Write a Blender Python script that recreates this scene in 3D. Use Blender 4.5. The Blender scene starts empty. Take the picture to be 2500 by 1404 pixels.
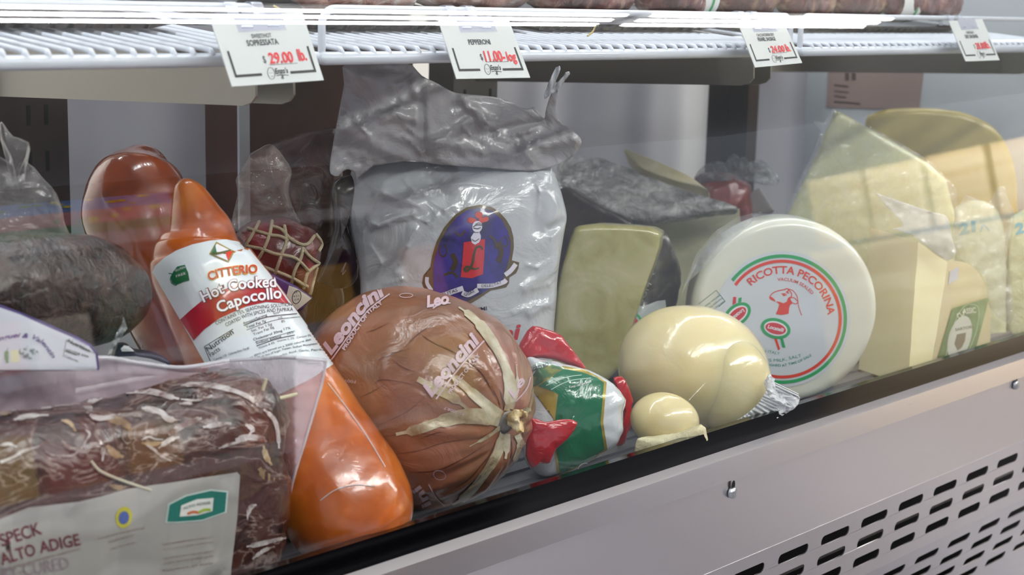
import bpy, bmesh, math, random
from mathutils import Vector, Matrix, noise
from mathutils.bvhtree import BVHTree
S = bpy.context.scene
COL = S.collection
random.seed(7)

# ------------------------------------------------------------------ camera
AX = Vector((0.69242692, -0.11867428, 0.711661))      # case X axis in camera space (x right, y down, z forward)
AY = Vector((-0.72102764, -0.14905331, 0.67668476))   # into the case
AZ = Vector((0.02577035, -0.98168199, -0.18877596))   # up
CAM = Vector((0, 0, 1.30))
FPX = 3700.0
cd = bpy.data.cameras.new('camera'); cam = bpy.data.objects.new('camera', cd); COL.objects.link(cam)
cd.sensor_width = 36; cd.lens = FPX / 2500 * 36; cd.clip_start = .02
right = Vector((AX.x, AY.x, AZ.x)); down = Vector((AX.y, AY.y, AZ.y)); fwd = Vector((AX.z, AY.z, AZ.z))
cam.matrix_world = Matrix(((right.x, -down.x, -fwd.x, CAM.x), (right.y, -down.y, -fwd.y, CAM.y), (right.z, -down.z, -fwd.z, CAM.z), (0, 0, 0, 1)))
S.camera = cam
cd.dof.use_dof = True; cd.dof.focus_distance = 1.50; cd.dof.aperture_fstop = 8.0

# ------------------------------------------------------------------ light
S.view_settings.view_transform = 'Standard'; S.view_settings.look = 'None'; S.view_settings.gamma = 1
S.view_settings.use_curve_mapping = False
S.view_settings.exposure = 0.48
S.cycles.transparent_max_bounces = 24
S.cycles.max_bounces = 8
wd = bpy.data.worlds.new('store_air'); S.world = wd; wd.use_nodes = True
wd.node_tree.nodes['Background'].inputs[0].default_value = (.80, .86, 1.0, 1)
wd.node_tree.nodes['Background'].inputs[1].default_value = .55

def area(name, loc, target, sx, sy, power, col=(1, 1, 1)):
    l = bpy.data.lights.new(name, 'AREA'); l.shape = 'RECTANGLE'; l.size = sx; l.size_y = sy; l.energy = power; l.color = col
    o = bpy.data.objects.new(name, l); COL.objects.link(o); o.location = loc
    o.rotation_euler = (Vector(target) - Vector(loc)).to_track_quat('-Z', 'Y').to_euler()
    return o
TUBE = 62        # radiance of the ceiling tubes over the aisle, built at the end of the script
area('door_back_light', (1.2, 2.2, 2.93), (1.2, 1.7, 1.0), 3.4, .5, 135, (1, 1, 1))  # unseen lamp added behind the back doors to brighten them
area('case_top_light', (1.2, 1.16, 1.70), (1.2, 1.16, 1.2), 2.9, .05, 7.5, (.93, .97, 1))

# ------------------------------------------------------------------ helpers
def lin(c): return tuple((v / 12.92 if v <= .04045 else ((v + .055) / 1.055) ** 2.4) for v in c)
def hexc(h):
    h = h.lstrip('#'); return lin(tuple(int(h[i:i + 2], 16) / 255 for i in (0, 2, 4))) + (1,)
def ray(px, py):
    v = Vector((px - 1250, py - 702, FPX)) / FPX
    return Vector((AX.dot(v), AY.dot(v), AZ.dot(v)))
def W(px, py, Y):
    r = ray(px, py); return CAM + r * (Y / r.y)
def mpp(px, py, Y): return Y / ray(px, py).y / FPX           # metres per photo pixel at that place
def V(*a): return Vector(a)

class Fr:
    """upright working plane through a point of the case, turned towards the aisle"""
    def __init__(s, px, py, Y, yaw=0, pitch=0, n=None):
        s.O = W(px, py, Y)
        if n is None:
            h = CAM - s.O; h.z = 0; h.normalize()
            h = Matrix.Rotation(math.radians(yaw), 3, 'Z') @ h
            p = math.radians(pitch); n = h * math.cos(p) + V(0, 0, math.sin(p))
        s.n = n.normalized(); s.a = V(0, 0, 1).cross(s.n).normalized(); s.b = s.n.cross(s.a)
    def hit(s, px, py, d=0):
        r = ray(px, py); P = s.O + s.n * d
        return CAM + r * ((P - CAM).dot(s.n) / r.dot(s.n))

class Thing: pass
def meta(o, label, cat, group=None, kind=None):
    if label: o['label'] = label
    if cat: o['category'] = cat
    if group: o['group'] = group
    if kind: o['kind'] = kind
def thing(name, label, cat, base, group=None, kind=None):
    o = bpy.data.objects.new(name, None); COL.objects.link(o); o.location = base; o.empty_display_size = .02
    meta(o, label, cat, group, kind); o['_b'] = list(base); return o
def mk(name, geo, m, parent=None, label=None, smooth=True, angle=40):
    vs, fs = geo
    b = Vector(parent['_b']) if parent is not None else V(0, 0, 0)
    me = bpy.data.meshes.new(name); me.from_pydata([tuple(Vector(v) - b) for v in vs], [], [tuple(f) for f in fs]); me.validate()
    bm = bmesh.new(); bm.from_mesh(me); bmesh.ops.recalc_face_normals(bm, faces=bm.faces); bm.to_mesh(me); bm.free()
    me.materials.append(m)
    if smooth:
        me.shade_smooth()
        if angle < 180: me.set_sharp_from_angle(angle=math.radians(angle))
    o = bpy.data.objects.new(name, me); COL.objects.link(o)
    if parent is not None:
        o.parent = parent; o['_b'] = list(b)
    if label: o['label'] = label
    return o
def solo(name, geo, m, label, cat, group=None, kind=None, **k):
    vs, fs = geo; vs = [Vector(v) for v in vs]
    lo = V(*[min(v[i] for v in vs) for i in range(3)]); hi = V(*[max(v[i] for v in vs) for i in range(3)])
    base = V((lo.x + hi.x) / 2, (lo.y + hi.y) / 2, lo.z)
    o = mk(name, ([v - base for v in vs], fs), m, None, **k); o.location = base; o['_b'] = list(base)
    meta(o, label, cat, group, kind); return o
def join(*gs):
    vs, fs = [], []
    for g in gs:
        n = len(vs); vs += list(g[0]); fs += [tuple(i + n for i in f) for f in g[1]]
    return vs, fs
def box(x0, x1, y0, y1, z0, z1):
    v = [V(x, y, z) for z in (z0, z1) for y in (y0, y1) for x in (x0, x1)]
    return v, [(0, 2, 3, 1), (4, 5, 7, 6), (0, 1, 5, 4), (2, 6, 7, 3), (0, 4, 6, 2), (1, 3, 7, 5)]
def tube(pts, r, n=8, closed=False):
    pts = [Vector(p) for p in pts]; vs, fs = [], []
    m = len(pts); rr = r if isinstance(r, (list, tuple)) else [r] * m
    t0 = None
    for i, p in enumerate(pts):
        a = pts[(i - 1) % m] if (closed or i > 0) else p; c = pts[(i + 1) % m] if (closed or i < m - 1) else p
        t = (c - a).normalized()
        if t0 is None:
            u = t.orthogonal().normalized()
        else:
            u = (u - t * u.dot(t)).normalized()
        t0 = t; w = t.cross(u)
        for k in range(n):
            q = 2 * math.pi * k / n; vs.append(p + (u * math.cos(q) + w * math.sin(q)) * rr[i])
    for i in range(m if closed else m - 1):
        j = (i + 1) % m
        for k in range(n): fs.append((i * n + k, i * n + (k + 1) % n, j * n + (k + 1) % n, j * n + k))
    if not closed:
        fs.append(tuple(range(n))[::-1]); fs.append(tuple((m - 1) * n + k for k in range(n)))
    return vs, fs
def cr(pts, n=8, closed=False):
    """Catmull-Rom through tuples of any length"""
    m = len(pts); out = []
    rng = range(m if closed else m - 1)
    for i in rng:
        g = lambda k: pts[k % m] if closed else pts[min(max(k, 0), m - 1)]
        p0, p1, p2, p3 = g(i - 1), g(i), g(i + 1), g(i + 2)
        for s in range(n):
            t = s / n
            out.append(tuple(.5 * (2 * b + (c - a) * t + (2 * a - 5 * b + 4 * c - d) * t * t + (3 * b - a - 3 * c + d) * t ** 3) for a, b, c, d in zip(p0, p1, p2, p3)))
    if not closed: out.append(tuple(pts[-1]))
    return out
def fbm(p, sc, o=3): return noise.fractal(Vector(p) * sc, 1.0, 2.0, o)
def sweep(path, nseg=48, sub=8, wob=0, wsc=20, flat=1.0, fold=None):
    """round body along a spine of (px, py, Y, radius px); returns geometry"""
    p = cr(path, sub); C = [W(a[0], a[1], a[2]) for a in p]; R = [max(a[3], .5) * mpp(a[0], a[1], a[2]) for a in p]
    vs, fs = [], []; m = len(C); u = None
    for i in range(m):
        t = (C[min(i + 1, m - 1)] - C[max(i - 1, 0)]).normalized()
        if u is None: u = (V(0, -1, 0) - t * t.dot(V(0, -1, 0))).normalized()
        else: u = (u - t * u.dot(t)).normalized()
        w = t.cross(u)
        for k in range(nseg):
            q = 2 * math.pi * k / nseg
            d = u * math.cos(q) + w * math.sin(q) * flat
            r = R[i]
            if fold: r *= fold(i / (m - 1), q)
            P = C[i] + d * r
            if wob: P += d * wob * fbm(P, wsc)
            vs.append(P)
    for i in range(m - 1):
        for k in range(nseg): fs.append((i * nseg + k, i * nseg + (k + 1) % nseg, (i + 1) * nseg + (k + 1) % nseg, (i + 1) * nseg + k))
    vs.append(C[0]); vs.append(C[-1]); a, b = len(vs) - 2, len(vs) - 1
    for k in range(nseg):
        fs.append((a, (k + 1) % nseg, k)); fs.append((b, (m - 1) * nseg + k, (m - 1) * nseg + (k + 1) % nseg))
    return vs, fs
def resample(P, n):
    L = [0]
    for i in range(len(P)): L.append(L[-1] + math.dist(P[i], P[(i + 1) % len(P)]))
    out = []; j = 0
    for k in range(n):
        s = L[-1] * k / n
        while L[j + 1] < s: j += 1
        f = (s - L[j]) / max(L[j + 1] - L[j], 1e-9); a, b = P[j], P[(j + 1) % len(P)]
        out.append((a[0] + (b[0] - a[0]) * f, a[1] + (b[1] - a[1]) * f))
    return out
def slab(fr, outline, front, back, p=2.0, nk=14, n=96, round_=0, wob=0, wsc=20, ctr=None, shift=V(0, 0, 0), fn=None):
    """solid grown from an outline: `front` metres of swell towards the aisle, `back` metres behind; shift skews the back"""
    if round_: outline = cr(outline, round_, True)
    O = resample(outline, n)
    if ctr is None: ctr = (sum(a for a, _ in O) / n, sum(b for _, b in O) / n)
    vs, fs = [], []
    ks = [1 - (1 - i / nk) ** 1.6 for i in range(1, nk + 1)]
    if p < 3: ks = [math.sin(math.pi / 2 * i / nk) for i in range(1, nk + 1)]
    def ring(k, side):
        d = (1 - k ** p) ** (1 / max(2.0, p * .6))
        for a, b in O:
            P = fr.hit(ctr[0] + (a - ctr[0]) * k, ctr[1] + (b - ctr[1]) * k)
            h = front * d if side > 0 else -back * d
            if side > 0 and fn: h += fn(ctr[0] + (a - ctr[0]) * k, ctr[1] + (b - ctr[1]) * k) * min(1, d * 1.5)
            P = P + fr.n * h + (shift * d if side < 0 else V(0, 0, 0))
            if wob: P += (fr.n * fbm(P, wsc) + fr.a * .5 * fbm(P + V(3, 1, 2), wsc) + fr.b * .5 * fbm(P + V(1, 7, 2), wsc)) * wob
            vs.append(P)
    for k in ks: ring(k, 1)
    for k in reversed(ks[:-1]): ring(k, -1)
    m = len(vs) // n
    for i in range(m - 1):
        for k in range(n): fs.append((i * n + k, i * n + (k + 1) % n, (i + 1) * n + (k + 1) % n, (i + 1) * n + k))
    c = fr.hit(*ctr); vs += [c + fr.n * front + (fr.n * (fn(*ctr) if fn else 0)), c - fr.n * back + shift]
    for k in range(n):
        fs.append((len(vs) - 2, (k + 1) % n, k)); fs.append((len(vs) - 1, (m - 1) * n + k, (m - 1) * n + (k + 1) % n))
    return vs, fs
def tess(loops, L):
    """flat polygon(s) in photo pixels, cut into small triangles"""
    bm = bmesh.new()
    for lp in loops:
        v = [bm.verts.new((x, y, 0)) for x, y in lp]
        try: bm.faces.new(v)
        except ValueError: pass
    return _cut(bm, L)
def _cut(bm, L):
    bmesh.ops.triangulate(bm, faces=bm.faces[:])
    for _ in range(7):
        e = [x for x in bm.edges if x.calc_length() > L]
        if not e: break
        bmesh.ops.subdivide_edges(bm, edges=e, cuts=1); bmesh.ops.triangulate(bm, faces=[f for f in bm.faces if len(f.verts) > 3])
    bm.verts.index_update(); r = [(v.co.x, v.co.y) for v in bm.verts], [tuple(v.index for v in f.verts) for f in bm.faces]; bm.free(); return r
def sheet(fr, outline, depth=lambda x, y: 0, L=14, round_=0, thick=.0006):
    if round_: outline = cr(outline, round_, True)
    pv, f = tess([outline], L)
    a = [fr.hit(x, y, depth(x, y)) for x, y in pv]
    return a, f
class Skin:
    """surface that labels and print are laid onto"""
    def __init__(s, *geos):
        g = join(*geos); s.t = BVHTree.FromPolygons([Vector(v) for v in g[0]], [tuple(f) for f in g[1]])
    def wrap(s, pv, fs, eps):
        vs, ok = [], []
        for x, y in pv:
            r = ray(x, y).normalized(); h = s.t.ray_cast(CAM, r)
            if h[0] is None: vs.append(V(0, 0, 0)); ok.append(False)
            else:
                nn = h[1] if h[1].dot(r) < 0 else -h[1]
                vs.append(h[0] + nn * eps * .5 - r * eps * .5); ok.append(True)
        F = [f for f in fs if all(ok[i] for i in f) and max((vs[f[i]] - vs[f[i - 1]]).length for i in range(len(f))) < .03]
        used = sorted({i for f in F for i in f}); mp = {o: i for i, o in enumerate(used)}
        return [vs[i] for i in used], [tuple(mp[i] for i in f) for f in F]
class Flat:
    """flat card with corners TL, TR, BR, BL; u right 0-1, v up 0-1"""
    def __init__(s, tl, tr, br, bl): s.q = (tl, tr, br, bl); s.n = (tr - tl).cross(bl - tl).normalized()
    def at(s, u, v): tl, tr, br, bl = s.q; return (bl * (1 - u) + br * u) * (1 - v) + (tl * (1 - u) + tr * u) * v
    def wrap(s, pv, fs, eps):
        n = s.n if s.n.dot(CAM - s.q[0]) > 0 else -s.n
        return [s.at(x, y) + n * eps for x, y in pv], fs
_tc = {}
def glyphs(txt, bold=0.0, shear=0.0):
    key = (txt, bold, shear)
    if key in _tc: return _tc[key]
    c = bpy.data.curves.new('t', 'FONT'); c.body = txt; c.size = 1; c.offset = bold; c.shear = shear; c.resolution_u = 3; c.fill_mode = 'BOTH'
    o = bpy.data.objects.new('t', c); COL.objects.link(o)
    dg = bpy.context.evaluated_depsgraph_get(); me = bpy.data.meshes.new_from_object(o.evaluated_get(dg))
    vs = [(v.co.x, v.co.y) for v in me.vertices]; fs = [tuple(p.vertices) for p in me.polygons]
    bpy.data.objects.remove(o); bpy.data.curves.remove(c); bpy.data.meshes.remove(me)
    x0 = min(v[0] for v in vs); x1 = max(v[0] for v in vs)
    vs = [((a - x0) / (x1 - x0), b / .69) for a, b in vs]      # x 0-1 over the line, y in cap heights
    _tc[key] = (vs, fs); return _tc[key]
def text(txt, base, h, bold=0.0, shear=0.0, up=None, L=9, flip=False):
    """text along a base polyline (photo px, or card uv with flip) with cap height h"""
    vs, fs = glyphs(txt, bold, shear)
    bm = bmesh.new(); B = [bm.verts.new((a, b, 0)) for a, b in vs]
    for f in fs:
        try: bm.faces.new([B[i] for i in f])
        except ValueError: pass
    seg = [math.dist(base[i], base[i + 1]) for i in range(len(base) - 1)]; T = sum(seg)
    for v in bm.verts: v.co.x *= T; v.co.y *= h
    pv, F = _cut(bm, L)
    out = []
    for s, y in pv:
        i = 0; r = s
        while i < len(seg) - 1 and r > seg[i]: r -= seg[i]; i += 1
        a, b = base[i], base[i + 1]; dx, dy = (b[0] - a[0]) / seg[i], (b[1] - a[1]) / seg[i]
        if up: ux, uy = up
        elif flip: ux, uy = -dy, dx
        else: ux, uy = dy, -dx
        out.append((a[0] + dx * r + ux * y, a[1] + dy * r + uy * y))
    return out, F
def poly(pts, L=12, round_=0): return tess([cr(pts, round_, True) if round_ else pts], L)
def stroke(pts, w, L=12, sm=6):
    if len(pts) > 2 and sm: pts = cr(pts, sm)
    n = len(pts); ws = w if isinstance(w, (list, tuple)) else None
    l, r = [], []
    for i in range(n):
        a, b = pts[max(i - 1, 0)], pts[min(i + 1, n - 1)]; d = math.dist(a, b) or 1; nx, ny = -(b[1] - a[1]) / d, (b[0] - a[0]) / d
        q = (ws[0] + (ws[-1] - ws[0]) * i / (n - 1) if len(ws) == 2 else ws[min(int(i / (n - 1) * (len(ws) - 1) + .5), len(ws) - 1)]) / 2 if ws else w / 2
        l.append((pts[i][0] + nx * q, pts[i][1] + ny * q)); r.append((pts[i][0] - nx * q, pts[i][1] - ny * q))
    bm = bmesh.new()
    A = [bm.verts.new((*p, 0)) for p in l]; B = [bm.verts.new((*p, 0)) for p in r]
    for i in range(n - 1): bm.faces.new((A[i], A[i + 1], B[i + 1], B[i]))
    return _cut(bm, L)
def arc(cx, cy, rx, ry, a0, a1, n=48, rot=0):
    """degrees clockwise from 12 o'clock in the picture"""
    o = []
    for i in range(n + 1):
        t = math.radians(a0 + (a1 - a0) * i / n); x, y = rx * math.sin(t), -ry * math.cos(t); c, s = math.cos(math.radians(rot)), math.sin(math.radians(rot))
        o.append((cx + x * c - y * s, cy + x * s + y * c))
    return o
def disc(cx, cy, rx, ry=None, rot=0, L=12, n=40): return poly(arc(cx, cy, rx, ry or rx, 0, 360 * (n - 1) / n, n - 1, rot), L)
def prints(skin, shapes, eps): return join(*[skin.wrap(pv, fs, eps) for pv, fs in shapes])

# ------------------------------------------------------------------ materials
def nodes(name):
    m = bpy.data.materials.new(name); m.use_nodes = True; nt = m.node_tree; return m, nt, nt.nodes['Principled BSDF']
def link(nt, a, b): nt.links.new(a, b)
def tex(nt, kind, scale, detail=4, dist=0, rough=.55, stretch=(1, 1, 1)):
    tc = nt.nodes.new('ShaderNodeTexCoord'); mp = nt.nodes.new('ShaderNodeMapping'); mp.inputs['Scale'].default_value = stretch
    link(nt, tc.outputs['Object'], mp.inputs['Vector'])
    t = nt.nodes.new({'noise': 'ShaderNodeTexNoise', 'voronoi': 'ShaderNodeTexVoronoi', 'wave': 'ShaderNodeTexWave'}[kind])
    t.inputs['Scale'].default_value = scale
    if kind == 'noise': t.inputs['Detail'].default_value = detail; t.inputs['Distortion'].default_value = dist; t.inputs['Roughness'].default_value = rough
    link(nt, mp.outputs[0], t.inputs['Vector']); return t
def M(name, col, rough=.5, metal=0, coat=0, bump=None, stops=None, sc=30, dist=0, kind='noise', stretch=(1, 1, 1), sss=0, trans=0, crough=.04, detail=4, spec=.5, rvar=0):
    m, nt, b = nodes(name)
    b.inputs['Base Color'].default_value = hexc(col) if isinstance(col, str) else col
    b.inputs['Roughness'].default_value = rough; b.inputs['Metallic'].default_value = metal
    b.inputs['Coat Weight'].default_value = coat; b.inputs['Coat Roughness'].default_value = crough
    b.inputs['Specular IOR Level'].default_value = spec
    if sss: b.inputs['Subsurface Weight'].default_value = sss; b.inputs['Subsurface Radius'].default_value = (.012, .008, .004); b.inputs['Subsurface Scale'].default_value = 1
    if trans: b.inputs['Transmission Weight'].default_value = trans
    if stops:
        t = tex(nt, kind, sc, detail, dist, stretch=stretch); r = nt.nodes.new('ShaderNodeValToRGB'); e = r.color_ramp.elements
        while len(e) < len(stops): e.new(.5)
        for q, (pos, c) in zip(e, stops): q.position = pos; q.color = hexc(c)
        link(nt, t.outputs[0], r.inputs[0]); link(nt, r.outputs[0], b.inputs['Base Color'])
    if bump:
        s, st = bump[0], bump[1]; t = tex(nt, 'noise', s, 5, bump[2] if len(bump) > 2 else .6); bp = nt.nodes.new('ShaderNodeBump')
        bp.inputs['Strength'].default_value = st; bp.inputs['Distance'].default_value = .004
        link(nt, t.outputs[0], bp.inputs['Height']); link(nt, bp.outputs[0], b.inputs['Normal'])
        if coat: link(nt, bp.outputs[0], b.inputs['Coat Normal'])
    return m
def film(name, col, opacity, bump=(60, .5), rough=.12, fres=.9, ridge=0):
    """clear wrapping: lets the view through, a milky share of it is seen, and it shines"""
    m, nt, b = nodes(name); nt.nodes.remove(b); out = nt.nodes['Material Output']
    tr = nt.nodes.new('ShaderNodeBsdfTransparent'); df = nt.nodes.new('ShaderNodeBsdfPrincipled'); gl = nt.nodes.new('ShaderNodeBsdfGlossy')
    df.inputs['Base Color'].default_value = hexc(col); df.inputs['Roughness'].default_value = rough; df.inputs['Transmission Weight'].default_value = 0
    gl.inputs['Roughness'].default_value = rough
    t = tex(nt, 'noise', bump[0], 5, 1.2); bp = nt.nodes.new('ShaderNodeBump'); bp.inputs['Strength'].default_value = bump[1]; bp.inputs['Distance'].default_value = .01
    link(nt, t.outputs[0], bp.inputs['Height'])
    for n_ in (df, gl): link(nt, bp.outputs[0], n_.inputs['Normal'])
    m1 = nt.nodes.new('ShaderNodeMixShader'); m2 = nt.nodes.new('ShaderNodeMixShader')
    link(nt, tr.outputs[0], m1.inputs[1]); link(nt, df.outputs[0], m1.inputs[2])
    if ridge:
        rp = nt.nodes.new('ShaderNodeMapRange'); rp.inputs[1].default_value = .45; rp.inputs[2].default_value = .75; rp.inputs[3].default_value = opacity * .45; rp.inputs[4].default_value = min(1, opacity + ridge)
        link(nt, t.outputs[0], rp.inputs[0]); link(nt, rp.outputs[0], m1.inputs[0])
    else: m1.inputs[0].default_value = opacity
    lw = nt.nodes.new('ShaderNodeLayerWeight'); lw.inputs[0].default_value = .5; link(nt, bp.outputs[0], lw.inputs['Normal'])
    pw = nt.nodes.new('ShaderNodeMath'); pw.operation = 'POWER'; link(nt, lw.outputs['Facing'], pw.inputs[0]); pw.inputs[1].default_value = 4
    ma = nt.nodes.new('ShaderNodeMath'); ma.operation = 'MULTIPLY_ADD'; link(nt, pw.outputs[0], ma.inputs[0]); ma.inputs[1].default_value = fres; ma.inputs[2].default_value = .06
    link(nt, ma.outputs[0], m2.inputs[0]); link(nt, m1.outputs[0], m2.inputs[1]); link(nt, gl.outputs[0], m2.inputs[2]); link(nt, m2.outputs[0], out.inputs[0])
    return m
def pane_material():
    m, nt, b = nodes('front_pane'); nt.nodes.remove(b); out = nt.nodes['Material Output']
    tr = nt.nodes.new('ShaderNodeBsdfTransparent'); tr.inputs[0].default_value = (.975, .985, .985, 1); gl = nt.nodes.new('ShaderNodeBsdfGlossy'); gl.inputs['Roughness'].default_value = .0
    t = tex(nt, 'noise', 7, 0, 0, stretch=(1, 1, 1)); bp = nt.nodes.new('ShaderNodeBump'); bp.inputs['Strength'].default_value = .004; bp.inputs['Distance'].default_value = .002
    link(nt, t.outputs[0], bp.inputs['Height']); link(nt, bp.outputs[0], gl.inputs['Normal'])
    lw = nt.nodes.new('ShaderNodeLayerWeight'); lw.inputs[0].default_value = .5
    pw = nt.nodes.new('ShaderNodeMath'); pw.operation = 'POWER'; link(nt, lw.outputs['Facing'], pw.inputs[0]); pw.inputs[1].default_value = 5
    ma = nt.nodes.new('ShaderNodeMath'); ma.operation = 'MULTIPLY_ADD'; link(nt, pw.outputs[0], ma.inputs[0]); ma.inputs[1].default_value = .95; ma.inputs[2].default_value = .04
    mx = nt.nodes.new('ShaderNodeMixShader'); link(nt, ma.outputs[0], mx.inputs[0]); link(nt, tr.outputs[0], mx.inputs[1]); link(nt, gl.outputs[0], mx.inputs[2]); link(nt, mx.outputs[0], out.inputs[0])
    return m
def emit(name, col, st):
    m, nt, b = nodes(name); b.inputs['Base Color'].default_value = hexc(col); b.inputs['Emission Color'].default_value = hexc(col); b.inputs['Emission Strength'].default_value = st; return m
def steel(name, col, rough, stretch, rv=.05):
    m, nt, b = nodes(name); b.inputs['Base Color'].default_value = hexc(col); b.inputs['Metallic'].default_value = 1
    t = tex(nt, 'noise', 900, 3, 0, stretch=stretch); mr = nt.nodes.new('ShaderNodeMapRange'); mr.inputs[3].default_value = rough - rv; mr.inputs[4].default_value = rough + rv
    link(nt, t.outputs[0], mr.inputs[0]); link(nt, mr.outputs[0], b.inputs['Roughness'])
    bp = nt.nodes.new('ShaderNodeBump'); bp.inputs['Strength'].default_value = .03; bp.inputs['Distance'].default_value = .0004; link(nt, t.outputs[0], bp.inputs['Height']); link(nt, bp.outputs[0], b.inputs['Normal'])
    return m
K = {}
def mat(name, *a, **k):
    if name not in K: K[name] = M(name, *a, **k)
    return K[name]
black_ink = M('black_ink', '#26252b', .5); grey_ink = M('grey_ink', '#6f7478', .5); red_ink = M('red_ink', '#e8303c', .5)
white_ink = M('white_ink', '#eeeaf0', .4); green_ink = M('green_ink', '#1fa35c', .4); dgreen_ink = M('dark_green_ink', '#0e6a45', .35)
orange_ink = M('orange_red_ink', '#dc3c22', .4); maroon_ink = M('maroon_ink', '#6c3038', .5); gold_ink = M('gold_ink', '#a08a45', .4)
purple_ink = M('purple_ink', '#352066', .4); paper = M('white_paper', '#eceef0', .55); navy_ink = M('navy_ink', '#1c1a38', .4)

# ------------------------------------------------------------------ room
stone = M('floor_tile', '#b4b2b4', .35, stops=[(.36, '#5f5d63'), (.5, '#8e8c91'), (.64, '#b2b0b4')], sc=.9, detail=2)  # tone patches put in to vary the floor's reflection in the steel panel
solo('floor', box(-5, 15, -9, 3, -.05, 0), stone, None, None, kind='structure')
solo('ceiling', box(-5, 15, -9, 3, 3.0, 3.05), M('ceiling_tile', '#e6e6e4', .8), None, None, kind='structure')
solo('wall_behind', box(-5, 15, 2.9, 3.0, 0, 3.0), M('store_wall', '#cfcbc4', .7), None, None, kind='structure')

# ------------------------------------------------------------------ display case
XL, XR = -.35, 2.395
Z0 = CAM.z
DECK = Z0 - .472
ss = steel('brushed_steel', '#d2d0d4', .30, (.02, 1, 1))
ssd = steel('dull_steel', '#9a9690', .38, (.02, 1, 1))
blackp = M('black_trim', '#040406', .10, spec=.3)
def st(name, geo, m, **k): return solo(name, geo, m, None, None, kind='structure', **k)
case = thing('kick_panel', 'brushed stainless front panel with slots and two screws below the glass', 'front panel', V(1.0, .9, 0))
def strip(prof, x0=XL, x1=XR):
    """folded sheet along the case from (Y, Z) points"""
    n = len(prof); vs = [V(x, y, z + Z0) for x in (x0, x1) for y, z in prof]
    return vs, [(i, i + 1, n + i + 1, n + i) for i in range(n - 1)]
def thick_strip(prof, t, x0=XL, x1=XR):
    p2 = [(y + t, z - t * .2) for y, z in prof]
    lp = prof + p2[::-1]; n = len(lp)
    vs = [V(x, y, z + Z0) for x in (x0, x1) for y, z in lp]
    return vs, [(i, (i + 1) % n, n + (i + 1) % n, n + i) for i in range(n)] + [tuple(range(n))[::-1], tuple(range(n, 2 * n))]
mk('top_trim', thick_strip([(.872, -.4278), (.8695, -.4272), (.866, -.449), (.866, -.452)], .012), blackp, case, angle=30, label='glossy black strip along the top')
kp = mk('face_sheet', strip([(.866, -.4495), (.8595, -.4535), (.8575, -.4550), (.857, -.4575), (.8540, -.4785), (.857, -.4796), (.862, -.4800), (.862, -.5750)]), ss, case, angle=12)
# perforated lower facets
def facet(P0, P1, rows, x0=XL, x1=XR, pitch=.0857, first=1.3415, ln=.0585, ht=.0125):
    """sheet between two (Y,Z) edges with rows of rounded slots; rows are Z of the slot centres"""
    H = math.dist(P0, P1); c = bpy.data.curves.new('c', 'CURVE'); c.dimensions = '2D'; c.fill_mode = 'BOTH'
    def sp(pts):
        s = c.splines.new('POLY'); s.points.add(len(pts) - 1); s.use_cyclic_u = True
        for q, (x, y) in zip(s.points, pts): q.co = (x, y, 0, 1)
    sp([(x0, 0), (x1, 0), (x1, H), (x0, H)])
    for z in rows:
        t = (z - P0[1]) / (P1[1] - P0[1]) * H
        k = -8
        while True:
            a = first + pitch * k; k += 1
            if a + ln > x1 - .03: break
            if a < .95: continue
            r = ht * .42; pts = []
            for cx, cy, q0 in ((a + ln - r, t + ht / 2 - r, 0), (a + r, t + ht / 2 - r, 90), (a + r, t - ht / 2 + r, 180), (a + ln - r, t - ht / 2 + r, 270)):
                for i in range(5):
                    q = math.radians(q0 + 22.5 * i); pts.append((cx + r * math.cos(q), cy + r * math.sin(q)))
            sp(pts)
    o = bpy.data.objects.new('c', c); COL.objects.link(o); dg = bpy.context.evaluated_depsgraph_get(); me = bpy.data.meshes.new_from_object(o.evaluated_get(dg))
    y0, z0 = P0; dy, dz = (P1[0] - P0[0]) / H, (P1[1] - P0[1]) / H
    vs = [V(v.co.x, y0 + dy * v.co.y, Z0 + z0 + dz * v.co.y) for v in me.vertices]; fs = [tuple(p.vertices) for p in me.polygons]
    bpy.data.objects.remove(o); bpy.data.curves.remove(c); bpy.data.meshes.remove(me); return vs, fs
def solid(o, t):
    md = o.modifiers.new('sheet', 'SOLIDIFY'); md.thickness = t; md.offset = 0; return o
F1, F2, F3, F4 = (.862, -.575), (.875, -.671), (.9185, -.798), (.97, -.93)
lp1 = mk('louver_panel', facet(F1, F2, (-.5965, -.622, -.648)), ss, case, smooth=False); solid(lp1, .0012)
lp2 = mk('louver_panel', facet(F2, F3, (-.6925, -.7185, -.7445, -.7705)), ss, case, smooth=False); solid(lp2, .0012)
mk('louver_panel', strip([F3, F4, (.97, -1.28)]), ss, case, angle=12)
st('trim_1', box(XL, XR, .99, 1.0, .05, DECK - .03), M('dark_void', '#0a0a0b', .6))
mk('inner_rail', tube([(XL, .925, Z0 - .652), (XR, .925, Z0 - .652)], .007, 8), ssd, case)
zinc = M('zinc', '#c8ccd0', .22, 1, bump=(300, .4))
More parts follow.
